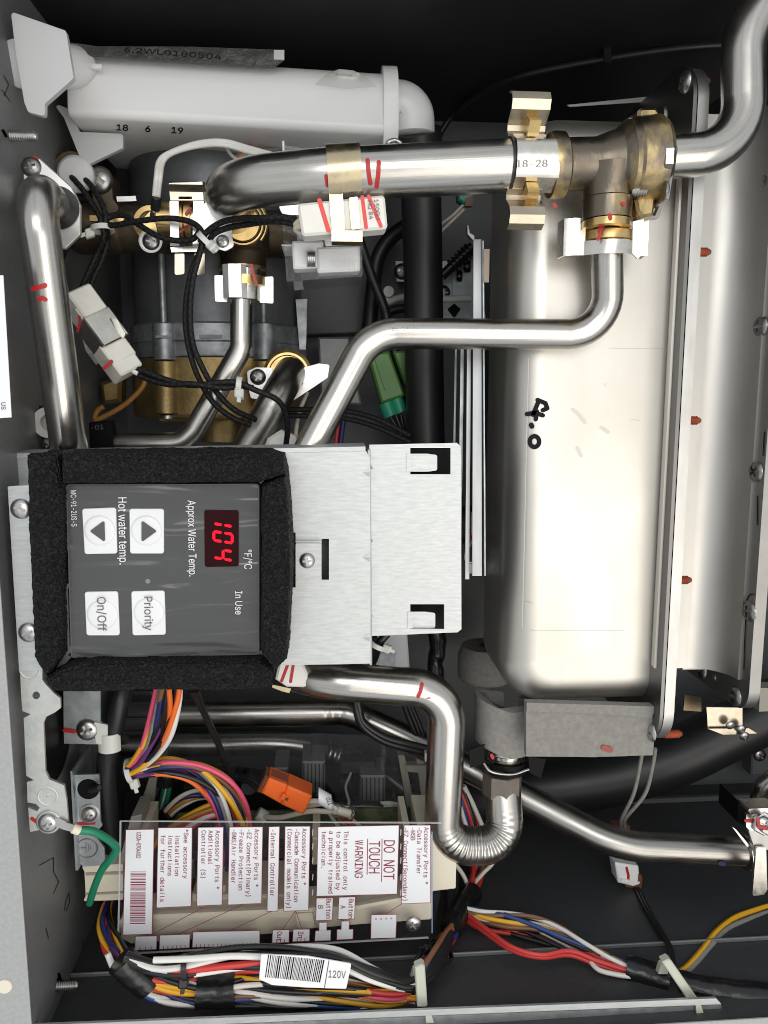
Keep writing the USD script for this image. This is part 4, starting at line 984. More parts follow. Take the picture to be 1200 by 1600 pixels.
part(cb, 'white_body', slab([(464, 345), (500, 345), (502, 376), (464, 378)], cz - .012, .01, bevel=.001), WHITE_G)
cl2 = thing('clear_foil_tab', 'crinkled clear foil tab standing behind the thick pipe', 'tab')
part(cl2, 'foil', slab([(443, 222), (446, 226), (530, 240), (530, 255), (443, 250)], .13, .0008), CLEAR2)
part(cl2, 'foil_rim', slab([(441, 220), (444, 220), (445, 252), (442, 252)], .131, .002), GALV_D)

# green connectors
gc = thing('green_connector', 'green plug with teal seals half hidden behind the middle pipe', 'connector')
gz = .075
part(gc, 'housing', slab([(574, 552), (608, 549), (633, 618), (596, 630)], gz, .014, bevel=.0012), GREENC)
part(gc, 'housing', slab([(614, 549), (640, 548), (640, 610), (632, 600)], gz - .004, .012, bevel=.001), GREENC)
part(gc, 'rib', slab([(586, 562), (591, 561), (607, 608), (602, 610)], gz + .0012, .0012), GREENC)
for a, b in ((606, 640), (622, 634)):
    part(gc, 'seal', cyl(P(a - 4, b - 12, gz - .006), P(a + 5, b + 10, gz - .006), .0042), TEAL)
for o in (0, 10, 18): wire(gc, Pp([(608 + o, 648, gz - .006), (620 + o * .6, 668, gz - .006), (634 + o * .3, 690, gz - .008)]), .0012, W['black'])
gc2 = thing('small_green_plug', 'tiny green plug with two cream wires near the dark wall corner', 'connector')
part(gc2, 'housing', slab([(716, 301), (742, 298), (738, 316), (728, 320), (716, 312)], .06, .008, bevel=.001), TEAL)
part(gc2, 'brown_cap', slab([(728, 310), (740, 305), (738, 322), (726, 322)], .062, .004), BROWNC)
for o in (0, 8): wire(gc2, Pp([(724 + o, 320, .058), (708 + o, 336, .055), (688 + o * .4, 352 + o, .05), (670, 375 + o, .04)]), .0009, W['cream'])
gc3 = thing('far_green_plug', 'sliver of a dark green plug behind the galvanised rail and pan', 'connector')
part(gc3, 'housing', slab([(762, 548), (778, 548), (776, 640), (762, 640)], .055, .01), mat('dark_green', (.015, .05, .03)))

bkp = thing('back_bracket', 'galvanised bracket plate with dark holes behind the black hose', 'bracket')
part(bkp, 'plate', slab([(618, 408), (740, 408), (760, 498), (680, 498), (676, 440), (620, 440)], .014, .0012), GALV_D)
part(bkp, 'edge', slab([(707, 415), (711, 415), (711, 465), (707, 465)], .018, .002), GALV_D)
for a, b, w, h in ((718, 431, 9, 17), (730, 416, 11, 18)):
    part(bkp, 'slot', slab(rectpts(a - w / 2, b - h / 2, a + w / 2, b + h / 2), .0155, .001, r=3), BLACKM)
    part(bkp, 'rivet', lathe([(0, .001), (.001, .0008), (.0016, 0), (0, 0)], P(a, b, .0158), (0, 0, 1), 14), BRASS_D)
screw(bkp, P(628, 424, .0145), .005, m=SCREW_D); screw(bkp, P(693, 457, .0145), .0045, m=SCREW_D)
part(bkp, 'embossed_mark', slab([(699, 483), (710, 474), (720, 483), (710, 497)], .0152, .0008, r=2), BLACKM)
tie = thing('nylon_hose_strap', 'pale nylon strap passing behind the black hose over the bracket', 'strap')
wire(tie, Pp([(607, 462, .03), (606, 472, .03), (620, 467, .03), (650, 462, .03), (690, 467, .03), (735, 466, .03)]), .0022, NYLON, 'strap_band')
part(tie, 'head', lathe([(0, -.002), (.0032, -.002), (.0036, 0), (.0032, .002), (0, .002)], P(607, 456, .032), (0, 0, 1), 20), NYLON)
hs2 = solo('looped_black_cable', sweep(spline(Pp([(640, 350, .03), (610, 372, .03), (590, 405, .03), (583, 450, .03), (578, 500, .03), (570, 560, .03)])), .0046, 18)[0], RUBBER, 'thick black cable looping beside the drain hose over the grey back', 'cable', True)
hs3 = solo('straight_black_cable', sweep(spline(Pp([(560, 370, .06), (580, 430, .058), (600, 480, .056), (606, 505, .055), (640, 640, .055)])), .0028, 14)[0], RUBBER, 'slim black cable dropping from the clear box to the green plug', 'cable', True)
hs4 = solo('arched_black_cable', sweep(spline(Pp([(606, 488, .03), (630, 482, .03), (690, 484, .03)])), .0028, 14)[0], RUBBER, 'short arched black cable under the nylon hose strap', 'cable', True)
hs5 = thing('top_wall_cable', 'thin black cable arching along the dark wall with a tape flag', 'cable')
wire(hs5, Pp([(683, 232, 0.0200), (690, 205, 0.0200), (715, 172, 0.0278), (760, 140, 0.0609), (830, 115, 0.0839), (950, 92, 0.1032), (1060, 76, 0.1156), (1140, 70, 0.1200)]), .0018, RUBBER, 'cable')
part(hs5, 'tape_flag', slab([(943, 74), (955, 74), (955, 98), (945, 97)], 0.1109, .001), TAPE)
clip5 = thing('back_cable_bracket', 'dark ribbed cable clip on the back between hose and rail', 'clip')
part(clip5, 'bar', sweep(Pp([(690, 432, .03), (738, 385, .03)]), .003, 12)[0], BLACKP, True)
for k in range(6): part(clip5, 'tooth', cyl(P(706 + k * 5.2, 417 - k * 5, .03), P(708.4 + k * 5.2, 414.6 - k * 5, .03), .0048), BLACKP)

rail = thing('galvanised_channel', 'tall galvanised channel standing between the hose and the heat exchanger', 'channel')
rz = .141
part(rail, 'web', slab([(740, 374), (752, 374), (753, 900), (738, 900)], rz, .0012), GALV_M)
part(rail, 'lip', slab([(754, 376), (756, 376), (759, 900), (757, 900)], rz + .002, .02), GALV_D)
part(rail, 'inner_fold', slab([(730, 545), (736, 545), (733, 905), (727, 905)], rz - .004, .0012), GALV_M)
part(rail, 'inner_fold', slab([(720, 545), (725, 545), (720, 905), (715, 905)], rz - .010, .0012), GALV_D)
part(rail, 'inner_fold', slab([(711, 545), (714, 545), (708, 905), (705, 905)], rz - .02, .0012), GALV_D)
part(rail, 'top_notch', slab([(730, 352), (732, 352), (734, 364), (741, 368), (741, 374), (738, 374), (731, 366)], rz + .001, .004), SCREW)
part(rail, 'tan_strip', slab([(756, 389), (765, 389), (764, 441), (756, 441)], rz + .003, .001), mat('tan_paint', (.40, .31, .24)))
bp_ = thing('grey_back_box', 'plain mid grey box on the back beside the slanting pipes', 'box')
part(bp_, 'lid', slab([(497, 527), (545, 527), (565, 632), (502, 632)], .05, .03, bevel=.001), PAINT_M)
part(bp_, 'base', slab([(450, 400), (575, 395), (580, 520), (460, 525)], .012, .01, bevel=.001), PAINT)
blu = thing('dark_blue_lead', 'dark blue and clear lead behind the middle pipe base', 'wire')
wire(blu, Pp([(540, 625, .06), (536, 660, .06), (530, 705, .06)]), .0016, W['navy']); wire(blu, Pp([(533, 630, .06), (528, 665, .06), (523, 705, .06)]), .0011, W['red'])
wpl = thing('white_fuse_plug', 'cream white plug under the dark slanting pipe at the bracket edge', 'connector')
part(wpl, 'body', slab([(418, 685), (438, 672), (462, 682), (468, 705), (410, 706)], .13, .012, bevel=.0015), CERAM)
wire(wpl, Pp([(480, 612, .09), (466, 650, .09), (462, 690, .09), (470, 712, .09)]), .0012, W['cream'])

# ================================================================== controller
brk = thing('controller_bracket', 'bright galvanised bracket plate with window tabs carrying the remote', 'bracket')
za, zb_ = .186, .182
part(brk, 'main_plate', slab([(25, 716), (572, 705), (578, 716), (579, 1037), (60, 1046), (30, 1000)], za, .0012,
     holes=[rectpts(452, 832, 462, 918), rectpts(502.5, 842, 514, 906)]), GALV)
part(brk, 'folded_edge', strip([(0, 0), (.0016, -.0004), (.0022, -.002), (.0022, -.016)], .0010, (0, 1, 0), (0, 0, 1), P(571, 705, za) - P(25, 716, za), P(25, 716, za)), GALV)
part(brk, 'wing_plate', slab([(577, 695), (714, 692), (720, 698), (721, 983), (715, 988), (577, 994)], zb_, .0012,
     holes=[rectpts(641, 700, 704, 741), rectpts(641, 944, 694, 983)]), GALV)
part(brk, 'wing_fold', strip([(0, .002), (.0003, 0), (.0003, -.012)], .0010, (1, 0, 0), (0, 0, 1), P(576, 700, za) - P(579, 1037, za), P(579, 1037, za - .0022)), GALV_D)
for pts in ([(640, 709), (668, 709), (683, 711), (683, 735), (668, 737), (640, 737)], [(642, 956), (665, 956), (680, 958), (680, 981), (665, 982), (642, 982)]):
    part(brk, 'window_tab', slab(pts, zb_ - .0015, .0011, r=3), GALV)
    a, b = pts[0]; part(brk, 'tab_fold', slab([(a - 5, b), (a + 3, b), (a + 3, pts[-1][1]), (a - 5, pts[-1][1])], zb_ + .0004, .0011, r=1), GALV)
part(brk, 'bridge_tab', slab([(462, 849), (502, 849), (502, 900), (462, 900)], za + .0032, .0010, r=2), GALV)
part(brk, 'bridge_side', slab([(462, 845), (502, 845), (502, 849), (462, 849)], za + .0020, .0030), GALV)
part(brk, 'bridge_side', slab([(462, 900), (502, 900), (502, 903), (462, 903)], za + .0020, .0030), GALV)
screw(brk, P(480, 876, za + .0034), .0034)
for y in (738, 871, 996):
    part(brk, 'gusset', hull([P(566, y, za + .0001), P(577, y - 7, za + .0002), P(577, y + 7, za + .0002), P(577, y, za - .003), P(578, y, za + .0006)]), GALV, False)
for y in (728, 842, 959):
    part(brk, 'bend_notch', hull([P(577, y - 6, zb_ + .0002), P(577, y + 6, zb_ + .0002), P(583, y + 4, zb_ + .0002), P(578, y, zb_ + .003)]), GALV, False)
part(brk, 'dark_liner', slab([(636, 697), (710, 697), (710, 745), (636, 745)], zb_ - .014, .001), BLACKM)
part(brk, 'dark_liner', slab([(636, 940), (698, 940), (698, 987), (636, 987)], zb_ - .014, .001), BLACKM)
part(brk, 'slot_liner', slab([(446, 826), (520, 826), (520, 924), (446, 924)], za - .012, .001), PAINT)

ctl = thing('remote_controller', 'grey remote controller with white buttons and a red lit display in black foam', 'controller')
zk = .208
part(ctl, 'housing', slab([(86, 752), (408, 752), (408, 1030), (94, 1034)], zk - .003, .018, r=6, bevel=.0008), mat('dark_grey_plastic', (.045, .046, .047), 0, .35))
part(ctl, 'bezel', slab([(93, 760), (101, 759), (108, 856), (102, 863), (96, 863)], zk - .0005, .0025), mat('bezel_grey', (.14, .142, .143), 0, .3))
part(ctl, 'bezel', slab([(100, 912), (108, 912), (112, 1018), (103, 1026), (102, 1010)], zk - .0005, .0025), mat('bezel_grey', (.14, .142, .143)))
for pts in ([(97.5, 764), (100, 764), (103.5, 860), (101, 860)], [(106, 920), (108, 920), (111, 1010), (109, 1010)]):
    part(ctl, 'bezel_slot', slab(pts, zk + .0001, .0006), BLACKM)
for pts in ([(100, 1022), (112, 1026), (98, 1042), (88, 1044)], [(402, 752), (408, 756), (420, 742), (416, 738)], [(402, 1020), (408, 1016), (420, 1036), (414, 1040)]):
    part(ctl, 'bezel_corner', slab(pts, zk - .0008, .002), mat('bezel_grey', (.14, .142, .143)))
part(ctl, 'edge_trim', slab([(103, 757), (405, 756), (405, 1023), (111, 1028)], zk + .0003, .002, r=5), mat('bezel_grey', (.14, .142, .143)))
part(ctl, 'face_film', slab([(105, 759), (403, 758), (403, 1021), (113, 1026)], zk + .0008, .002, r=4), PANEL)
zt_ = zk + .0009
BTN = mat('white_button', (0.80, 0.80, 0.81), 0, .3)
btns = [((128, 795), (181, 793), (183, 865), (132, 866)), ((202, 795), (256, 795), (256, 865), (203, 865)), ((132, 925), (184, 924), (187, 993), (135, 993)), ((205, 924), (257, 923), (259, 992), (207, 993))]
cen = [(156, 829), (229, 829), (160, 960), (233, 957)]
for i, q in enumerate(btns):
    b = part(ctl, 'button', slab(q, zt_ + .0006, .0008, r=4, bevel=.0002), BTN)
    c = P(*cen[i], zt_ + .0006)
    part(b, 'dome', lathe([(.0060, 0), (.0059, .0004), (.0050, .0007), (.0025, .0008), (0, .0008)], c, (0, 0, 1), 32), BTN, True)
ARW = mat('arrow_grey', (0.085, 0.083, 0.08), 0, .35)
part(ctl, 'arrow', slab([(140, 830), (163, 813), (164, 847.5)], zt_ + .0018, .0006, r=2), ARW)
part(ctl, 'arrow', slab([(245, 830), (221, 813), (221, 847.5)], zt_ + .0018, .0006, r=2), ARW)
zl = zt_ + .0001
text_at(ctl, 'MC-91-2US-S', 110.5, 765.5, 8.5, zl, WHITE, length=57, ang=88.5)
text_at(ctl, 'Hot water temp.', 184.8, 776, 13, zl, WHITE, length=106, ang=88.8, bold=False)
text_at(ctl, 'Approx Water Temp.', 293.5, 781.5, 12, zl, WHITE, length=119, ang=89)
text_at(ctl, '°F/°C', 381.5, 858, 12, zl, WHITE, length=31, ang=89.5)
text_at(ctl, 'In Use', 367.5, 923, 11, zl, WHITE, length=37, ang=89.5)
text_at(ctl, 'On/Off', 151.5, 932, 13.5, zt_ + .0015, INKGREY, length=54, ang=88.5)
text_at(ctl, 'Priority', 225, 931, 13, zt_ + .0015, INKGREY, length=54, ang=88.5)
part(ctl, 'indicator', lathe([(0, .0001), (.0010, .0001), (.001, 0), (0, 0)], P(231, 908, zt_), (0, 0, 1), 16), mat('dim_indicator', (.22, .22, .22), 0, .3))
dsp = part(ctl, 'display', slab([(319, 797), (373, 797), (373, 885), (320, 886)], zt_ + .0003, .0005, r=4), DISP)
def seg(poly):
    part(dsp, 'lit_segment', slab(poly, zt_ + .0005, .00015), LED, False)
def digit(y0, x0, x1, w, segs, slant=5.0):
    """seven-segment digit read down the photograph: its foot at x0, its head at x1, from y0 to y0 + w"""
    H = x1 - x0; t = 4.2
    def pt(v, u): return (x0 + v * H, y0 + u * w + slant * v)      # v: up the digit, u: along the reading direction
    g = .09
    for s in segs:
        if s in 'adg':
            v = {'a': 1.0, 'g': .5, 'd': 0.0}[s]; hv = t / H / 2
            vv = min(max(v, hv), 1 - hv)
            seg([pt(vv - hv, g + .16), pt(vv, g), pt(vv + hv, g + .16), pt(vv + hv, 1 - g - .16), pt(vv, 1 - g), pt(vv - hv, 1 - g - .16)])
        else:
            u = 1 - t / w / 2 if s in 'bc' else t / w / 2; lo, hi = (.5, 1) if s in 'bf' else (0, .5); hu = t / w / 2
            a, b = lo + .045, hi - .045
            seg([pt(a, u), pt(a + .07, u + hu), pt(b - .07, u + hu), pt(b, u), pt(b - .07, u - hu), pt(a + .07, u - hu)])
digit(803, 333, 364, 17, 'bc'); digit(828, 332, 365, 18, 'abcdef'); digit(855, 333, 364, 18, 'bcfg')
# four foam strips
def foam(poly, z0, z1, seed):
    w = [P(a, b, z1)[:2] for a, b in poly]
    c = Polygon(w)
    b = .0025
    q = c.buffer(-b)
    man = m3.Manifold.hull_points([(x, y, z0) for x, y in c.exterior.coords] + [(x, y, z1 - b) for x, y in c.exterior.coords] + [(x, y, z1) for x, y in q.exterior.coords] + [(x, y, z1 - b * .3) for x, y in c.buffer(-b * .3).exterior.coords])
    t = to_tri(man.refine_to_length(.0011))
    nrm = t.vertex_normals; v = t.vertices
    k = meshkit.fbm(v * 520 + seed, 3, seed) - .5; k2 = meshkit.noise(v * 90 + seed, seed + 9) - .5
    t.vertices = v + nrm * (k * .0015 + k2 * .0008)[:, None]
    return t
zfm = .2185
part(ctl, 'foam_strip', foam([(93, 709), (250, 707), (418, 707), (440, 715), (446, 742), (404, 754), (95, 756)], .189, zfm, 1), FOAM, True)
part(ctl, 'foam_strip', foam([(39, 711), (90, 710), (84, 760), (82, 858), (90, 868), (91, 908), (87, 918), (92, 1030), (70, 1060), (52, 1030), (45, 880)], .189, zfm - .001, 2), FOAM, True)
part(ctl, 'foam_strip', foam([(408, 758), (446, 743), (452, 800), (455, 900), (448, 1032), (430, 1050), (408, 1024)], .189, zfm, 3), FOAM, True)
part(ctl, 'foam_strip', foam([(96, 1046), (112, 1039), (406, 1034), (428, 1050), (420, 1076), (380, 1080), (80, 1082), (68, 1062)], .189, zfm - .0015, 4), FOAM, True)

# plate with earth marks on the left
ep = thing('earth_plate', 'pale zinc mounting plate with notched edge and ground marks under the foam', 'bracket')
zm = .208
part(ep, 'upper_plate', slab([(12, 760), (60, 757), (75, 1046), (30, 1050)], zm, .0012, r=2), GALV)
part(ep, 'plate', slab([(30, 1020), (66, 1020), (66, 1062), (72, 1070), (84, 1083), (94, 1091), (95, 1106), (86, 1113), (72, 1120), (68, 1130), (71, 1205), (77, 1218), (100, 1227), (104, 1250), (107, 1287), (47, 1300), (44, 1262), (58, 1268), (62, 1262), (56, 1256), (43, 1254), (42, 1222), (53, 1219), (41, 1212), (37, 1122), (48, 1116), (35, 1111), (33, 1085)], zm - .0018, .0014,
     holes=[circle(56.5, 1086.5, 6)]), ZINC_CAST)
for a, b in ((33, 795), (45, 988)): screw(ep, P(a, b, zm), .0041, m=SCREW)
for (cx, cy) in ((46, 1046), (74, 1245)):
    zz = zm - .0018
    part(ep, 'ground_symbol', cat([lathe([(.0034, 0), (.0037, .0001), (.0040, .0001), (.0042, 0)], P(cx, cy, zz), (0, 0, 1), 32), slab(rectpts(cx - 2, cy - 6, cx - 1, cy + 6), zz + .0002, .0002), slab(rectpts(cx - 2, cy - .6, cx + 9, cy + .6), zz + .0002, .0002), slab(rectpts(cx - 5, cy - 4, cx - 4, cy + 4), zz + .0002, .0002)]), ZINC_CAST, False)
screw(ep, P(76, 1284, zm - .0016), .0041, washer=.0050, m=SCREW)
mark(ep, [(50, 1279), (57, 1284)], 6, zm - .0018, RED)
gw = thing('ground_wire', 'short green ground wire with crimped ring lug from the earth plate', 'wire')
part(gw, 'lug', slab([(86, 1278), (100, 1284), (116, 1289), (116, 1301), (98, 1296), (84, 1290)], zm + .0002, .0009), SCREW)
part(gw, 'crimp', cyl(P(113, 1294, zm), P(125, 1298, zm - .001), .0020), CREAM)
wire(gw, Pp([(122, 1297, zm - .001), (145, 1299, .205), (168, 1311, .200), (182, 1325, .195), (176, 1338, .192), (160, 1358, .186), (148, 1385, .180), (140, 1411, .172)]), .0017, W['green'], 'insulation', n=12)

# lower bracket with ground mark (the second plate)
eb = thing('inner_earth_bracket', 'grey bracket with black stud, screw and ring stamped ground sign behind the green wire', 'bracket')
z5 = .158
part(eb, 'plate', slab([(113, 1211), (155, 1210), (157, 1282), (160, 1290), (152, 1298), (152, 1310), (163, 1325), (164, 1352), (130, 1354), (120, 1345), (116, 1260)], z5, .0014, r=2), GALV_D)
part(eb, 'flange', slab([(110, 1205), (113, 1205), (122, 1360), (118, 1360)], z5 + .004, .03), GALV_D)
part(eb, 'stud_hole', lathe([(0, .0003), (.0048, .0003), (.0052, 0), (0, 0)], P(138, 1233, z5), (0, 0, 1), 28), BLACKM)
threads(eb, P(140, 1234, z5 - .002), P(154, 1231, z5 + .006), .0018, BLACKP)
screw(eb, P(140, 1271, z5), .0038, washer=.0048)
mark(eb, [(122, 1287), (147, 1286)], 5, z5, RED)
part(eb, 'ground_symbol', cat([lathe([(.0045, 0), (.0047, .0002), (.0050, .0002), (.0052, 0)], P(136, 1325, z5), (0, 0, 1), 32), slab(rectpts(134, 1317, 135, 1333), z5 + .0003, .0003), slab(rectpts(126, 1324.5, 134, 1325.5), z5 + .0003, .0003), slab(rectpts(138, 1320, 139, 1330), z5 + .0003, .0003), slab(rectpts(141, 1322, 142, 1328), z5 + .0003, .0003)]), SCREW_D, False)

ub = thing('upper_cable_bracket', 'grey bracket strip with a round screw under the lower foam edge', 'bracket')
part(ub, 'plate', slab([(99, 1080), (157, 1080), (157, 1127), (161, 1130), (155, 1163), (100, 1162)], .158, .0012), GALV_D)
screw(ub, P(137, 1140, .158), .0054, m=SCREW)
mark(ub, [(101, 1141), (116, 1143)], 6, .1584, RED)
part(ub, 'clamp_band', strip(arc2(0, 0, .0052, 150, 20, 10), .0012, (1, 0, 0), (0, 0, 1), (0, .009, 0), P(173, 1170, .154)), NYLON)
part(ub, 'clamp_ear', slab([(146, 1128), (168, 1133), (168, 1165), (150, 1162)], .1592, .0012, r=3), NYLON)
bc_ = solo('thick_black_cable', sweep(spline(Pp([(196, 1060, .148), (188, 1095, .153), (180, 1130, .154), (168, 1180, .152), (166, 1230, .150), (172, 1290, .146), (178, 1340, .142), (170, 1400, .135)])), .0048, 20)[0], RUBBER, 'thick black power cable held by the nylon clamp', 'cable', True)
part(cab, 'round_opening', lathe([(0, 0), (.024, 0), (.024, .0004), (0, .0004)], PX(84, 1140, XL) + np.array([.0002, 0, 0]), (1, 0, 0), 40), BLACKM)

# ================================================================== control board
bd = thing('control_board', 'cream plastic tray with a green circuit board and dark components', 'circuit board')
z6 = .085
part(bd, 'tray_floor', slab([(196, 1236), (690, 1200), (700, 1316), (190, 1318)], .060, .003), mat('dark_tray', (.03, .03, .03), 0, .5))
part(bd, 'circuit_board', slab([(232, 1272), (676, 1262), (676, 1405), (236, 1424)], .112, .0016), PCB)
part(bd, 'rail', slab([(186, 1440), (196, 1428), (560, 1412), (640, 1396), (660, 1386), (668, 1300), (690, 1290), (714, 1292), (712, 1388), (676, 1392), (674, 1436), (560, 1444), (470, 1452), (460, 1456), (205, 1474), (190, 1466)], .158, .016, r=3), CREAM)
part(bd, 'rail_lip', slab([(196, 1431), (560, 1415), (640, 1400), (640, 1405), (560, 1421), (196, 1438)], .1605, .003), CREAM)
part(bd, 'rail_block', slab([(462, 1428), (488, 1426), (492, 1448), (466, 1455)], .161, .004), CREAM)
part(bd, 'left_bracket', slab([(128, 1354), (142, 1352), (192, 1350), (192, 1406), (130, 1408), (134, 1400), (132, 1362)], .156, .010, r=2), CREAM)
part(bd, 'bracket_groove', slab([(134, 1364), (192, 1362), (192, 1366), (134, 1368)], .1565, .0008), CREAM_D)
part(bd, 'bracket_groove', slab([(133, 1396), (192, 1393), (192, 1396), (133, 1399)], .1565, .0008), CREAM_D)
part(bd, 'side_wall', slab([(222, 1250), (235, 1210), (246, 1206), (241, 1252), (222, 1275), (208, 1277)], .105, .03), CREAM_D)
part(bd, 'side_wall', slab([(205, 1276), (222, 1272), (214, 1340), (190, 1384), (188, 1340)], .150, .02), CREAM_D)
part(bd, 'side_wall', slab([(622, 1180), (632, 1180), (652, 1284), (640, 1286)], .09, .012), CREAM_D)
part(bd, 'side_wall', slab([(650, 1180), (662, 1182), (676, 1284), (664, 1286)], .09, .012), CREAM_D)
part(bd, 'corner_clip', slab([(634, 1196), (668, 1196), (670, 1208), (636, 1206)], .092, .006), CREAM_D)
for i, (a, b, c, d) in enumerate(((472, 1190, 508, 1246), (563, 1212, 602, 1262), (428, 1200, 450, 1240))):
    h = part(bd, 'heat_sink', slab(rectpts(a, b, c, d), .092, .024, bevel=.0008), HEATSINK)
    for k in range(6):
        xx = a + (c - a) * (k + .5) / 6
        part(h, 'fin', slab(rectpts(xx - .9, b + 4, xx + .9, d - 3), .0926, .0008), CHIP)
    part(bd, 'fixing_screw', lathe([(0, .0012), (.0014, .001), (.0018, 0), (0, 0)], P((a + c) / 2, d - 8, .0925), (0, 0, 1), 14), SCREW)
for a, b, w, h, z in ((540, 1226, 22, 16, .088), (350, 1220, 40, 30, .08), (400, 1228, 26, 26, .086), (300, 1240, 30, 22, .08), (330, 1265, 26, 20, .08), (560, 1200, 60, 20, .082), (500, 1172, 30, 18, .082), (640, 1232, 20, 14, .086), (610, 1205, 28, 14, .08), (520, 1265, 46, 22, .078), (450, 1268, 30, 18, .078)):
    part(bd, 'component', rbox(P(a, b, z) - np.array([0, 0, .006]), (w * S(z), h * S(z), .012), rng.uniform(-.06, .06), .0006), CHIP)
for a, b, r in ((392, 1212, 15), (455, 1252, 11), (512, 1246, 11), (618, 1250, 12), (545, 1240, 10)):
    c = P(a, b, .072)
    cp = part(bd, 'capacitor', lathe([(0, 0), (r * S(.08), 0), (r * S(.08), .014), (r * S(.08) - .0006, .0148), (0, .0148)], c, (0, 0, 1), 24), CHIP)
    part(cp, 'cap_top', lathe([(0, 0), (r * S(.08) * .8, 0), (r * S(.08) * .8, .0003), (0, .0003)], c + np.array([0, 0, .0149]), (0, 0, 1), 20), MOTOR_L)
for a, b, c, d in ((306, 1382, 338, 1410), (345, 1384, 352, 1408), (488, 1310, 500, 1352), (246, 1392, 290, 1418)):
    part(bd, 'white_header', slab([(a, b), (c, b), (c, d), (a, d)], .148, .030, bevel=.0006), CREAM)
for a, b, c, d in ((630, 1290, 640, 1395), (652, 1288, 676, 1392), (205, 1300, 228, 1425), (300, 1398, 470, 1412)):
    part(bd, 'inner_wall', slab(rectpts(a, b, c, d), .150, .03, bevel=.0006), CREAM)
for q in ([(300, 1300), (330, 1302)], [(300, 1340), (520, 1330)], [(300, 1365), (520, 1352)]):
    part(bd, 'dark_block', slab([(q[0][0], q[0][1] - 8), (q[1][0], q[1][1] - 8), (q[1][0], q[1][1] + 8), (q[0][0], q[0][1] + 8)], .121, .009, bevel=.0006), CHIP)
part(bd, 'black_loom', sweep(spline(Pp([(520, 1262, .10), (560, 1260, .101), (598, 1262, .101)])), .0036, 16)[0], TAPE, True)
for k in range(4):
    wire(bd, Pp([(594, 1256 + 4 * k, .101), (608, 1255 + 4.5 * k, .103), (620, 1257 + 4 * k + (3 if k == 3 else 0), .101)]), .0013, W['white'], 'white_lead')

cover = solo('clear_upper_cover', sheet([(232, 1148), (500, 1146), (600, 1150), (668, 1180), (690, 1300), (640, 1292), (528, 1262), (524, 1242), (512, 1226), (440, 1206), (374, 1198), (232, 1190)], .110), CLEAR2, 'hazy clear cover sheet standing over the back of the control board', 'cover')
# the clear label sheet
sh = thing('clear_label_sheet', 'clear plastic sheet with white printed labels and a do not touch warning', 'label sheet')
zs = .166
part(sh, 'film', sheet([(188, 1283), (690, 1286), (688, 1400), (676, 1458), (670, 1466), (184, 1492)], zs), CLEAR)
part(sh, 'left_edge', slab([(187, 1283), (189.5, 1283), (185.5, 1492), (183, 1492)], zs + .0008, .0008), clear('edge_film', (.95, .96, .97), .35))
part(sh, 'top_edge', slab([(188, 1282.6), (690, 1285.6), (690, 1287), (188, 1284)], zs + .0008, .0008), MATS['edge_film'])
part(sh, 'bottom_edge', slab([(184, 1491), (670, 1465), (670, 1466.5), (184, 1492.5)], zs + .0008, .0008), MATS['edge_film'])
part(sh, 'right_edge', slab([(674.5, 1300), (676, 1300), (676, 1458), (674.5, 1458)], zs + .0008, .0008), mat('blue_edge', (.25, .33, .55), 0, .3))
def label(quad, lines=(), border=True, h=7.0):
    lb = part(sh, 'white_label', slab(quad, zs + .0004, .0003), LABELW, False)
    if border:
        q = np.array(quad, float); c = q.mean(0)
        part(lb, 'label_border', slab([tuple(x) for x in q + np.sign(q - c) * 0.9], zs + .00025, .0002), MAROON, False)
    for (t, x, y, pitch) in lines:
        text_at(lb, t, x, y, h, zs + .0004, MAROON, ang=90.8, pitch=pitch)
    return lb
def mono(lines, y, pitch): return [(t, x, y, pitch) for t, x in lines]
l1 = label([(197, 1297), (240, 1296.5), (237, 1459), (192.5, 1460.5)])
text_at(l1, 'U33A-0704X02', 213.5, 1300, 7, zs + .0004, MAROON, ang=91, pitch=3.4)
r2 = random.Random(3); yb_ = 1362.0; bars = []
while yb_ < 1443:
    w = r2.choice((0.8, 0.8, 1.4, 1.9)); bars.append(slab(rectpts(204 - (yb_ - 1362) * .014, yb_, 228 - (yb_ - 1362) * .014, yb_ + w), zs + .00046, .00008)); yb_ += w + r2.choice((0.9, 0.9, 1.5))
part(l1, 'barcode', cat(bars), MAROON, False)
label([(247.6, 1294), (299.8, 1293.6), (298, 1415.6), (245, 1418)], mono([('*See accessory', 287.5)], 1295, 5.55) + mono([('installation', 274)], 1304, 5.4) + mono([('instructions', 263)], 1304, 5.4) + mono([('for further details', 251.5)], 1304, 5.55))
label([(310, 1293.6), (348.6, 1293), (346.4, 1413.4), (307.8, 1415)], mono([('Accessory Ports *', 337), ('Additional', 326), ('Controller (S)', 315)], 1297, 5.45))
label([(359, 1293), (410, 1292.5), (408, 1411), (356.6, 1413.4)], mono([('Accessory Ports *', 398), ('-EZ Connect(Primary)', 386), ('-Freeze Protection', 374), ('-BMS/Air Handler', 362.5)], 1295, 5.35))
label([(420.5, 1292.5), (436.3, 1292), (433.5, 1423), (418, 1423.6)], mono([('-Internal Controller', 423.5)], 1295, 5.3))
label([(446, 1292), (484, 1291.7), (481.4, 1422), (443.8, 1423.3)], mono([('Accessory Ports *', 472.5), ('-Cascade Communication', 461), ('(Commercial models only)', 449.5)], 1294, 5.25))
lw = label([(497.5, 1292.7), (623, 1290), (620, 1396.5), (495, 1400)], mono([('This control only', 537.5), ('to be adjusted by', 526), ('a properly trained', 514.5), ('technician.', 503)], 1298, 5.45))
text_at(lw, 'DO NOT', 600, 1312, 17, zs + .0004, MAROON, ang=90.8, pitch=10.4)
text_at(lw, 'TOUCH', 577, 1313, 17, zs + .0004, MAROON, ang=90.8, pitch=10.4)
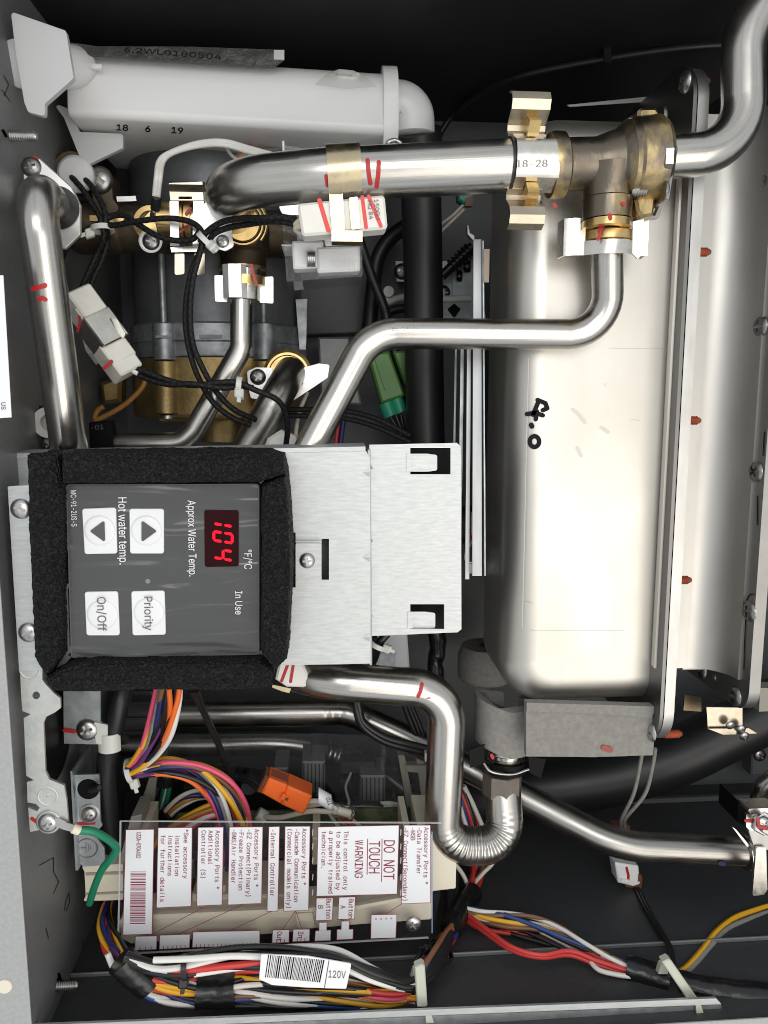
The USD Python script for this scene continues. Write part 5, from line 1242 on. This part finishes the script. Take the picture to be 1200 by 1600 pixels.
text_at(lw, 'WARNING', 555, 1312, 12.5, zs + .0004, MAROON, ang=90.8, pitch=8.6)
for a, c in ((597, 1377), (574.5, 1366)):
    mark(lw, [(a, 1311), (a - .8, c)], 1.3, zs + .0004, MAROON, 'underline')
label([(632, 1290), (672, 1290), (672, 1410), (627.7, 1411.7)], mono([('Accessory Ports *', 663), ('-Data Transfer', 652), ('-MSB', 642), ('-EZ Connect(Secondary)', 631)], 1292, 5.3))
for q, t in (([(530, 1402.8), (554.6, 1402), (553.5, 1435.5), (528.7, 1436)], (('Button', 545), ('A', 532))), ([(495, 1404), (520, 1403.7), (518.5, 1437), (493.7, 1438)], (('Button', 510), ('B', 497)))):
    lb = label(q); text_at(lb, t[0][0], t[0][1], 1404, 7.5, zs + .0004, MAROON, ang=91, pitch=5.2); text_at(lb, t[1][0], t[1][1], 1414, 8, zs + .0004, MAROON, ang=91, pitch=6)
for q in ([(534, 1440), (545.5, 1439.7), (545, 1452.5), (533.5, 1453)], [(527, 1453), (551.5, 1452.6), (551, 1467), (526.5, 1468)], [(499, 1442), (510.5, 1441.7), (510, 1454), (498.8, 1454.3)], [(493.5, 1455), (516.5, 1454), (516, 1469), (492, 1470)]):
    label(q)
lq = label([(580.5, 1430), (619.5, 1429.4), (618, 1465), (579.6, 1466)])
for k in range(4): part(lq, 'pin_mark', slab(circle(587.5 + 8 * k, 1436 - .3 * k, 1.3, 10), zs + .00046, .00006, holes=[circle(587.5 + 8 * k, 1436 - .3 * k, .6, 8)]), MAROON, False)
for q, t, x in (([(458.5, 1453), (483.5, 1452.5), (483, 1470), (457.5, 1471)], 'In', 466), ([(426.5, 1454), (451.5, 1453.4), (451, 1472), (425.5, 1473)], 'Out', 433)):
    lb = label(q); text_at(lb, t, x, 1455, 8, zs + .0004, MAROON, ang=91, pitch=5.2)
    for k in range(3): mark(lb, [(q[3][0] + 7 + k * 6, q[3][1] - 5), (q[3][0] + 6.8 + k * 6, q[3][1] + 3)], .9, zs + .0005, MAROON, 'tick')
for q, n in (([(212, 1464), (244.6, 1463), (244, 1483), (211, 1484.5)], 3), ([(250, 1462), (296.5, 1460.6), (295.6, 1480.5), (249.5, 1483)], 6), ([(302, 1457), (405.4, 1454.6), (405, 1477.5), (300.8, 1480)], 15)):
    lb = label(q)
    for k in range(n):
        t = (k + .9) / (n + .8); a = q[3][0] + (q[2][0] - q[3][0]) * t; b = q[3][1] + (q[2][1] - q[3][1]) * t
        mark(lb, [(a, b - 4), (a - .2, b + 3)], .9, zs + .0005, MAROON, 'tick')
for q in ([(325.6, 1414), (230, 1463.7)], [(379.4, 1413), (275, 1461.5)], [(423.8, 1424), (355.5, 1456)], [(462, 1423), (441, 1453)], [(462, 1423), (472, 1452)], [(628, 1411.7), (601, 1429)], [(532, 1436), (541, 1440)], [(496, 1438), (505, 1442)]):
    mark(sh, q, .9, zs + .0002, MAROON, 'leader_line')
for a in (478, 489, 492):
    pass
for y in (1296, 1318, 1340, 1366, 1390):
    mark(sh, [(489, y), (488.6, y + 9)], .8, zs + .0001, LABELW, 'stitch_mark'); mark(sh, [(626.5, y), (626.2, y + 9)], .8, zs + .0001, LABELW, 'stitch_mark')
sk = screw(sh, P(646, 1443, zs + .0004), .0040, m=SCREW)

# orange connector and its leads
oc = thing('orange_connector', 'orange two part plug with black and cream leads over the board', 'connector')
zo = .140
part(oc, 'housing', slab([(420, 1216), (450, 1228), (440, 1258), (408, 1240)], zo, .013, r=2, bevel=.0010), ORANGEC)
part(oc, 'housing', slab([(449, 1228), (488, 1245), (474, 1274), (439, 1258)], zo + .0012, .014, r=2, bevel=.0010), ORANGEC)
part(oc, 'latch', slab([(442, 1240), (452, 1245), (448, 1253), (438, 1248)], zo + .0022, .002, r=1), ORANGEC)
part(oc, 'latch_slot', slab([(447, 1246), (451, 1248), (449, 1252), (445, 1250)], zo + .0026, .0006), BROWNC)
part(oc, 'brown_end', slab([(414, 1212), (421, 1216), (409, 1241), (401, 1238)], zo - .002, .011, bevel=.0008), BROWNC)
part(oc, 'brown_edge', slab([(424, 1212), (486, 1238), (488, 1244), (422, 1217)], zo - .003, .008), mat('burnt_orange', (.35, .08, .03), 0, .4))
for o in (0, 6): wire(oc, Pp([(408 - o * .4, 1228 + o, zo - .008), (390, 1216 + o, .128), (372, 1213 + o * .6, .124), (360, 1208 + o * .5, .126), (340, 1160, .135), (318, 1112, .15), (300 + o, 1078, .168)]), .0017, W['black'], label='black lead')
lead = thing('cream_earth_leads', 'cream leads meeting in a clear crimp cap with a curled white tag', 'wires')
wire(lead, Pp([(478, 1252, .132), (500, 1252, .136), (516, 1258, .138), (530, 1268, .139)]), .0014, W['white']); wire(lead, Pp([(412, 1276, .12), (440, 1277, .126), (480, 1268, .134), (512, 1268, .138), (532, 1270, .139)]), .0014, W['cream'])
wire(lead, Pp([(470, 1262, .126), (500, 1256, .132), (520, 1255, .134)]), .0014, W['cream'])
part(lead, 'crimp_cap', cyl(P(520, 1264, .1395), P(552, 1273, .1395), .0036), CLEAR2)
part(lead, 'crimp_core', cyl(P(526, 1266, .1395), P(548, 1272, .1395), .0022), CREAM)
m = strip(arc2(0, 0, .004, -60, 200, 14), .0003, (0, 1, 0), (0, 0, 1), P(516, 1252, .142) - P(496, 1240, .142), P(498, 1243, .142))
part(lead, 'tag', m, LABELW)
text_at(lead, 'dII', 509, 1247, 9, .1466, INKGREY, length=12, ang=70)
part(lead, 'terminal', cyl(P(402, 1270, .118), P(416, 1278, .118), .0035), NYLON)
wire(lead, Pp([(534, 1268, .136), (545, 1255, .13), (540, 1230, .12), (548, 1208, .11)]), .0008, W['grey'])
for k, c in enumerate(('white', 'ochre', 'red', 'cream')):
    wire(lead, Pp([(508 + 6 * k, 1256 + k, .128), (518 + 9 * k, 1276, .125), (532 + 14 * k, 1294 + 2 * k, .115), (556 + 14 * k, 1310, .10)]), .0011, W[c])

# ------------------------------------------------------------------ harnesses
def harness(name, label, colours, path, spread, r=.0013, seed=1, group=None, mode='flat', cat_='wiring', thick=None):
    """wires running together: every wire is a part of its own"""
    t = thing(name, label, cat_, group)
    q = np.array([P(*p[:3]) for p in path]); sp = [p[3] if len(p) > 3 else spread for p in path]
    tn = np.gradient(q, axis=0); tn /= np.linalg.norm(tn, axis=1, keepdims=True)
    R = random.Random(seed); n = len(colours)
    for i, c in enumerate(colours):
        f = (i + .5) / n * 2 - 1
        ph = R.uniform(0, 6.28); ph2 = R.uniform(0, 6.28); pts = []
        rank = f
        for k in range(len(q)):
            side = np.cross([0, 0, 1.0], tn[k]); side /= np.linalg.norm(side); up = np.cross(tn[k], side)
            if mode == 'flat':
                a = rank + .18 * math.sin(ph + 1.1 * k); b = .75 * math.sin(ph2 + .9 * k)
            else:
                an = ph + .35 * k; rad = math.sqrt((i + .5) / n)
                a, b = rad * math.cos(an), rad * math.sin(an)
            w = sp[k] * S(path[k][2])
            pts.append(q[k] + side * a * w + up * b * min(w, .005 if mode == 'flat' else 1))
        wire(t, pts, r * R.uniform(.92, 1.08), W[c], label=c + ' wire', n=8, per=6)
    return t
harness('display_harness', 'colourful ribbon of wires dropping from the remote to a white tie', ['pink', 'yellow', 'navy', 'grey', 'brown', 'navy', 'black', 'purple', 'black', 'orange', 'black', 'yellow', 'orange', 'white'],
        [(263, 1064, .185, 19), (261, 1092, .178, 19), (252, 1130, .168, 20), (240, 1160, .160, 18), (222, 1188, .155, 13), (203, 1203, .152, 8), (200, 1206, .15, 6)], 18, .00125, 5)
harness('board_harness', 'thick fan of coloured wires arching from the white tie down under the labels', ['pink', 'yellow', 'brown', 'yellow', 'white', 'navy', 'black', 'brown', 'red', 'white', 'black', 'grey', 'black', 'purple', 'navy', 'black', 'purple', 'orange', 'pink'][::-1],
        [(198, 1207, .148, 7), (225, 1204, .148, 8), (262, 1197, .148, 14), (305, 1207, .146, 20), (340, 1236, .146, 24), (362, 1275, .144, 24), (370, 1320, .138, 22), (366, 1370, .130, 20)], 20, .00122, 9)
cable_tie('white cable tie at the bend of the display ribbon', P(204, 1204, .150), (1, .25, 0), .0052, headdir=(.35, -1, .3))
harness('board_left_loom', 'white and blue striped wires fanning from a black wrap beside the tray wall', ['white', 'ochre', 'navy', 'white', 'cream'],
        [(256, 1282, .11, 6), (270, 1262, .115, 7), (290, 1246, .116, 9), (316, 1240, .114, 9), (345, 1250, .11, 9), (365, 1275, .10, 8)], 8, .0013, 4)
solo('black_loom_wrap', sweep(spline(Pp([(238, 1300, .10), (250, 1285, .11), (266, 1268, .114)])), .0046, 16)[0], TAPE, 'short black taped wrap at the foot of the blue and white fan', 'tape wrap', True)
harness('green_white_pair', 'green and white wires with a small black band inside the tray wall', ['green', 'white', 'green'],
        [(262, 1208, .10), (258, 1240, .10), (250, 1275, .10), (240, 1310, .095)], 6, .0015, 3)
solo('black_band', lathe([(0, 0), (.0048, 0), (.0048, .004), (0, .004)], P(258, 1226, .1), (.1, 1, 0), 16), BLACKP, 'small black band around the green and white pair', 'band')
harness('under_label_wires', 'yellow, black and red wires sweeping left under the clear sheet', ['yellow', 'ochre', 'black', 'red', 'black', 'white', 'pink'],
        [(352, 1262, .135, 9), (320, 1270, .135, 10), (285, 1288, .134, 14), (258, 1312, .134, 16), (240, 1345, .132, 12), (238, 1380, .13, 10)], 12, .0013, 6)
harness('under_sheet_drop', 'pink and white wires dropping behind the printed labels', ['pink', 'white', 'red', 'cream'],
        [(345, 1290, .136), (350, 1330, .134), (352, 1370, .132), (350, 1400, .130)], 10, .0013, 8)
# lower left loop and main bundle
harness('lower_left_loop', 'bundle of coloured wires looping down around the tray corner', ['black', 'red', 'yellow', 'black', 'red', 'yellow', 'black', 'ochre', 'pink', 'red', 'purple', 'yellow', 'navy', 'black'],
        [(172, 1398, .140, 8), (164, 1424, .150, 10), (164, 1452, .162, 12), (176, 1482, .172, 13), (198, 1506, .182, 11), (222, 1522, .188, 9)], 11, .0012, 11)
harness('main_lower_bundle', 'main bundle of many coloured wires along the lower side wall', ['red', 'black', 'yellow', 'white', 'black', 'red', 'yellow', 'black', 'yellow', 'pink', 'red', 'black', 'yellow', 'brown', 'white', 'black', 'yellow', 'black', 'white', 'blue', 'black', 'navy', 'white', 'blue', 'black', 'white', 'blue', 'black'][::-1],
        [(218, 1526, .190, 13), (250, 1540, .190, 20), (300, 1549, .190, 21), (340, 1550, .190, 17), (380, 1545, .190, 21), (450, 1548, .190, 26), (530, 1552, .190, 26), (600, 1558, .190, 20), (648, 1556, .190, 12)], 20, .00125, 13)
harness('black_white_bundle', 'upper group of black and white mains wires passing the flag label', ['black', 'white', 'black', 'black', 'white', 'red', 'black', 'black', 'white', 'black', 'black'],
        [(196, 1498, .193, 8), (240, 1512, .196, 7), (290, 1510, .197, 12), (360, 1500, .197, 14), (440, 1496, .197, 16), (520, 1502, .197, 18), (580, 1522, .197, 14), (630, 1538, .195, 10), (655, 1538, .195, 8)], 12, .0014, 15)
wht = thing('white_underside_wires', 'pair of white wires sagging lowest beneath the main bundle', 'wires')
wire(wht, Pp([(168, 1490, .186), (180, 1515, .188), (202, 1528, .190), (222, 1530, .190)]), .0015, W['white']); wire(wht, Pp([(232, 1552, .190), (260, 1566, .190), (300, 1570, .190), (360, 1570, .190), (450, 1572, .190), (520, 1574, .188)]), .0014, W['white'])
wire(wht, Pp([(240, 1500, .201), (300, 1498, .202), (360, 1494, .202), (410, 1495, .202)]), .0014, W['white'])
def wrap(name, label, pts, r, cat_='tape wrap', sq=1.0):
    mesh, uv = sweep(spline(Pp(pts), 10), r, 24, rf=lambda s, a, d: 1 + .025 * math.sin(s * 420 + a) + .015 * math.sin(s * 900 + 3 * a))
    return solo(name, mesh, TAPE, label, cat_, True, uv, 'black tape wraps on the wiring')
wrap('black_tape_wrap', 'black tape wrap where the left loop meets the main bundle', [(190, 1500, .191), (205, 1516, .191), (222, 1528, .190), (233, 1540, .190)], .0068)
wrap('black_tape_wrap', 'black tape band around the middle of the main bundle', [(308, 1549, .190), (340, 1549, .190), (368, 1546, .190)], .0073)
cable_tie('black cable tie on the mains wires above the tape band', P(290, 1511, .197), (1, .05, 0), .0046, headdir=(-.1, -1, .5), m=BLACKP)
fl = thing('flag_label', 'white flag label with a barcode folded around the mains wires', 'label')
zf_ = .208
part(fl, 'paper', slab([(408, 1491), (480, 1494), (549, 1506), (541, 1545), (480, 1543), (425, 1539), (405, 1530)], zf_, .0005, r=3), WHITE)
r3 = random.Random(5); xx = 416.0; bars = []
while xx < 502:
    w = r3.choice((1.0, 1.0, 1.6, 2.2)); t = (xx - 416) / 86
    bars.append(slab([(xx + 3, 1492 + 8 * t), (xx + 3 + w, 1492 + 8 * t), (xx + w - 2 - 2 * t, 1527 + 8 * t), (xx - 2 - 2 * t, 1527 + 8 * t)], zf_ + .00008, .00008)); xx += w + r3.choice((1.2, 1.2, 1.8))
part(fl, 'barcode', cat(bars), BLACKINK, False)
mark(fl, [(514, 1501), (507, 1543)], 1.1, zf_, BLACKINK, 'divider_line')
text_at(fl, '120V', 512, 1527, 11, zf_ + .00002, INKGREY, length=28, ang=3)

# vertical black group on the right of the sheet and its branches
harness('black_vertical_group', 'group of black leads falling beside the corrugated pipe to the lower corner', ['black', 'black', 'black', 'black', 'grey', 'black'],
        [(690, 1150, 0.1100, 8), (700, 1230, 0.1100, 9), (694, 1300, 0.1150, 10), (704, 1360, 0.1200, 9), (706, 1420, 0.1386, 8), (698, 1470, 0.1624, 9), (676, 1512, 0.1803, 10), (650, 1540, 0.1914, 8)], 9, .0021, 21, mode='round')
harness('red_branch', 'red, white and blue wires emerging behind the corrugated bend', ['red', 'red', 'white', 'blue', 'red', 'red', 'black', 'red', 'white'],
        [(716, 1228, 0.1000, 10), (730, 1270, 0.1000, 14), (745, 1320, 0.1000, 16), (744, 1360, 0.1058, 12), (734, 1395, 0.1256, 8), (724, 1420, 0.1386, 6)], 12, .0014, 23)
lw2 = thing('loose_cream_wires', 'loose cream and brown wires curving under the corrugated bend', 'wires')
wire(lw2, Pp([(692, 1340, 0.1200), (712, 1352, 0.1200), (726, 1372, 0.1200), (732, 1392, 0.1240)]), .0012, W['cream']); wire(lw2, Pp([(768, 1332, 0.1100), (770, 1348, 0.1120), (755, 1364, 0.1140), (740, 1382, 0.1185), (732, 1398, 0.1272)]), .0012, W['cream'])
wire(lw2, Pp([(762, 1338, 0.1080), (752, 1362, 0.1100), (738, 1380, 0.1174), (730, 1396, 0.1261)]), .0012, W['brown']); wire(lw2, Pp([(700, 1300, 0.1180), (703, 1350, 0.1200), (704, 1400, 0.1283)]), .001, W['cream'])
wrap('black_tape_wrap', 'black tape wrap at the junction right of the clear sheet', [(738, 1394, 0.1251), (726, 1412, 0.1346), (716, 1430, 0.1436), (704, 1452, 0.1542)], .0058)
harness('lower_corner_wires', 'red, blue and brown wires curling behind the pale cable stand', ['brown', 'blue', 'red', 'black', 'red', 'black', 'navy', 'red'],
        [(712, 1448, 0.1523, 10), (690, 1470, 0.1624, 14), (668, 1496, 0.1737, 17), (650, 1526, 0.1859, 14), (640, 1545, 0.1933, 10)], 14, .0013, 25)
cable_tie('black cable tie around the leads by the lower corner', P(688, 1486, 0.1695), (.6, 1, 0), .0062, headdir=(-1, .4, .3), m=BLACKP)
harness('right_wire_bundle', 'twisted red, yellow, white and blue bundle running to the right tape', ['white', 'brown', 'blue', 'black', 'yellow', 'white', 'brown', 'red', 'red', 'black', 'black', 'white', 'black', 'black', 'red', 'red'][::-1],
        [(722, 1422, 0.1397, 8), (752, 1434, 0.1456, 14), (790, 1442, 0.1495, 17), (830, 1450, 0.1533, 16), (870, 1464, 0.1597, 15), (910, 1482, 0.1677, 13), (950, 1500, 0.1754, 10), (988, 1516, 0.1820, 7)], 14, .00115, 31)
rl = thing('loose_red_wires', 'two red wires sagging under the twisted bundle', 'wires')
for o in (0, 6): wire(rl, Pp([(726, 1426 + o, .142), (760, 1452 + o, .158), (800, 1480 + o * .7, .172), (845, 1492 + o * .6, .177), (890, 1486 + o, .174), (935, 1502 + o, .178), (986, 1518 + o, .184)]), .0013, W['red'])
wire(rl, Pp([(920, 1500, 0.1754), (935, 1515, 0.1816), (960, 1522, 0.1844), (985, 1526, 0.1859)]), .0012, W['white'])
wrap('black_tape_wrap', 'long black tape wrap running into the lower right corner', [(978, 1512, 0.1803), (1020, 1524, 0.1851), (1046, 1533, 0.1887)], .0062)
wrap('black_tape_wrap', 'black taped trunk beyond the right cable stand', [(1058, 1536, 0.1898), (1100, 1545, 0.1933), (1160, 1553, 0.1963), (1230, 1558, 0.1981)], .0060)
for lab, pts, r in (('pale cable stand clipping the main bundle at the silver rail', [(656, 1510), (658, 1540), (660, 1574)], 8), ('pale cable stand leaning over the right taped trunk', [(1042, 1502), (1062, 1532), (1083, 1564)], 7.5)):
    t = thing('cable_stand', lab, 'cable stand', 'pale stands holding the wiring'); z = .204
    (a, b), (c, d), (e, f) = pts; k = (e - a) / (f - b)
    part(t, 'post', slab([(a - r, b + 2), (a + r * .4, b - 3), (a + r, b), (e + r, f - 3), (e + r - 2, f), (e - r, f)], z, .004, r=2, bevel=.0005), STAND)
    part(t, 'rear_post', slab([(a - r - 2, b + 6), (a, b + 2), (a + 2, b + 20), (a - r - 6, b + 20)], z - .012, .003), STAND)
    part(t, 'foot', slab([(e + 4, f + 5), (e + 12, f + 5), (e + 18, f + 24), (e + 6, f + 24)], .2085, .001), STAND)
yw = thing('yellow_and_grey_pair', 'yellow wire with a grey companion rising to the right edge', 'wires')
wire(yw, Pp([(1056, 1524, 0.1851), (1075, 1510, 0.1795), (1098, 1484, 0.1686), (1118, 1458, 0.1570), (1145, 1436, 0.1466), (1175, 1424, 0.1407), (1215, 1412, 0.1346)]), .0017, W['yellow']); wire(yw, Pp([(1058, 1527, 0.1863), (1080, 1512, 0.1803), (1108, 1480, 0.1668), (1135, 1452, 0.1542), (1170, 1436, 0.1466), (1215, 1420, 0.1386)]), .0014, W['grey'])
sl = thing('sensor_plug', 'small white sensor plug with brown ends below the crossing pipe', 'connector')
zp2 = .118
part(sl, 'body', slab([(961, 1348), (998, 1354), (1001, 1382), (990, 1386), (966, 1380)], zp2, .010, r=2, bevel=.0008), WHITE)
part(sl, 'brown_end', slab([(976, 1380), (1004, 1372), (1002, 1389), (978, 1386)], zp2 - .002, .006), BROWNC)
part(sl, 'brown_end', slab([(998, 1366), (1003, 1368), (1003, 1376), (997, 1378)], zp2 + .0005, .003), BROWNC)
part(sl, 'brown_end', slab([(958, 1290), (984, 1290), (985, 1302), (962, 1302)], zp2 - .004, .006), BROWNC)
mark(sl, [(979, 1356), (982, 1368), (981, 1378)], 4, zp2, RED)
part(sl, 'latch', slab([(971, 1373), (983, 1375), (983, 1380), (971, 1378)], zp2 + .001, .001), WHITE)
for o in (0, 5): wire(sl, Pp([(992 + o, 1388, zp2 - .002), (1004 + o, 1412, .132), (1022 + o, 1444, .150), (1044 + o * .6, 1478, .168), (1050 + o * .6, 1505, .182)]), .0011, W['black'], label='black lead')
for a, b in ((1000, 972), (1020, 978)): wire(sl, Pp([(a + 4, 1170, .13), (a, 1195, .125), (a - 10 if a < 1010 else a - 12, 1240, .12), (b, 1278, .116), (b - 2, 1292, .114)]), .0011, W['grey'], label='grey lead')

bh = thing('black_duct_hose', 'wide black flexible duct curving low behind the pan corner', 'hose')
mesh, uv = sweep(spline(px_path([(1260, 1080, .05), (1190, 1118, .05), (1120, 1152, .05), (1050, 1185, .05), (960, 1212, .048), (880, 1226, .045), (780, 1240, .04), (690, 1268, .035)]), 12), .0185, 36)
part(bh, 'duct_body', mesh, RUBBER, True, uv)

eb2 = thing('end_bracket', 'pale steel end bracket with a red marked bolt at the crossing pipe end', 'bracket')
ze = .165
part(eb2, 'bolt_plate', slab([(1166, 1272), (1215, 1270), (1215, 1296), (1172, 1298), (1166, 1292)], ze, .0016), CLIPM)
part(eb2, 'top_lip', slab([(1168, 1264), (1215, 1262), (1215, 1271), (1172, 1272)], ze + .001, .010, r=3), CLIPM)
part(eb2, 'pipe_plate', slab([(1170, 1298), (1215, 1296), (1215, 1335), (1200, 1328), (1184, 1326), (1180, 1340), (1178, 1322)], ze - .003, .0016), PAN_E)
part(eb2, 'lower_leg', slab([(1182, 1324), (1197, 1324), (1199, 1390), (1194, 1398), (1177, 1400), (1176, 1396)], ze - .001, .0014, r=3), CLIPM)
part(eb2, 'black_web', slab([(1154, 1252), (1167, 1264), (1167, 1292), (1152, 1284)], ze - .016, .02), BLACKM)
nt = part(eb2, 'bolt', lathe([(0, 0), (.0062, 0), (.0064, .0004), (.0064, .0016), (.0058, .002), (.0042, .002), (.0042, .005), (.0036, .0056), (0, .0056)], P(1192, 1285, ze), (0, 0, 1), 6), SCREW, 20)
screw(eb2, P(1192, 1286, ze + .0052), .0036, m=SCREW)
mark(eb2, [(1166, 1282), (1180, 1283), (1188, 1284)], 6, ze, RED); mark(eb2, [(1184, 1280), (1186, 1292), (1196, 1294)], 5, ze + .0072, RED); mark(eb2, [(1196, 1294), (1204, 1295)], 6, ze + .006, RED)
part(eb2, 'gold_elbow', sweep(Pp([(1184, 1246, .13), (1192, 1226, .135), (1215, 1208, .135)]), .0042, 20)[0], PIPE_D, True)
part(eb2, 'clip_ring', slab([(1144, 1292), (1150, 1296), (1172, 1322), (1168, 1324)], .160, .0012), CLIPM)
db = thing('dark_bolt_plate', 'dark plate with a domed bolt on the grey back near the right edge', 'bracket')
part(db, 'plate', slab([(1176, 1160), (1215, 1158), (1215, 1212), (1174, 1212)], .03, .012, bevel=.001), PAINT)
screw(db, P(1187, 1180, .0302), .0045, m=SCREW_D)
hr = thing('rubber_drain_boot', 'black rubber boot with a wire ring and tag beside the bright pan', 'boot')
part(hr, 'boot', cyl(P(715, 820, .10), P(775, 820, .10), .0105), RUBBER)
part(hr, 'boot_rim', cyl(P(755, 820, .10), P(764, 820, .10), .0118), BLACKP)
wire(hr, Pp([(737, 800, .118), (737, 840, .118), (735, 850, .118), (727, 862, .118), (728, 876, .118), (738, 878, .118), (745, 866, .118), (740, 852, .118)]), .0009, SCREW, 'wire_ring')
part(hr, 'tag', slab([(729, 878), (744, 878), (745, 896), (730, 896)], .11, .001, r=2), GALV_D)
mark(hr, [(736, 838), (736, 842)], 4, .1192, RED)
wb = thing('white_gas_valve_block', 'white plastic block with a small printed plate below the bracket', 'block')
part(wb, 'body', slab([(570, 985), (636, 985), (640, 1040), (638, 1075), (560, 1070)], .115, .012, r=4, bevel=.001), WHITE_G)
part(wb, 'plate', slab([(588, 1020), (618, 1018), (618, 1048), (586, 1050)], .1156, .0008), MOTOR_L)
wire(wb, Pp([(583, 995, .14), (584, 1020, .138), (578, 1048, .136)]), .0022, W['black']); wire(wb, Pp([(605, 990, .14), (592, 1006, .14), (584, 1030, .136), (572, 1052, .134)]), .0022, W['black'])
cable_tie('white cable tie on the black leads under the bracket wing', P(590, 1008, .142), (.5, 1, 0), .0036, headdir=(1, -.3, .4))
wcb = thing('lower_ceramic_block', 'white ceramic block with red stripes peeking out under the foam corner', 'heater')
part(wcb, 'block', slab([(436, 1036), (470, 1030), (484, 1060), (481, 1075), (448, 1074), (430, 1062)], .155, .012, bevel=.001), CERAM)
mark(wcb, [(449, 1040), (440, 1064)], 5, .155, RED, 'red_stripe'); mark(wcb, [(458, 1040), (454, 1065)], 5, .155, RED, 'red_stripe')
part(wcb, 'gold_hook', slab([(426, 1070), (455, 1076), (452, 1083), (440, 1080), (425, 1074)], .150, .004), CLIPG)
blr = thing('black_slant_cables', 'pair of black cables bending off the crossing pipe behind the corrugated pipe', 'cable')
for o in (0, 7): wire(blr, Pp([(556 + o * .3, 1085, .11), (558 + o * .4, 1112 - o, .112), (568, 1136 - o, .112), (600, 1158 - o, .112), (640, 1170 - o, .112), (690, 1182 - o, .112)]), .0022, W['black'], name='lead')
part(blr, 'white_end', slab([(664, 1177), (670, 1177), (670, 1190), (664, 1190)], .118, .004), NYLON)
for o in (0, 5, 9): wire(blr, Pp([(628 + o, 1090, .10), (636 + o * 1.3, 1115, .10), (650 + o * 1.2, 1150, .10), (672, 1200, .10)]), .0015, W['black'], name='lead')
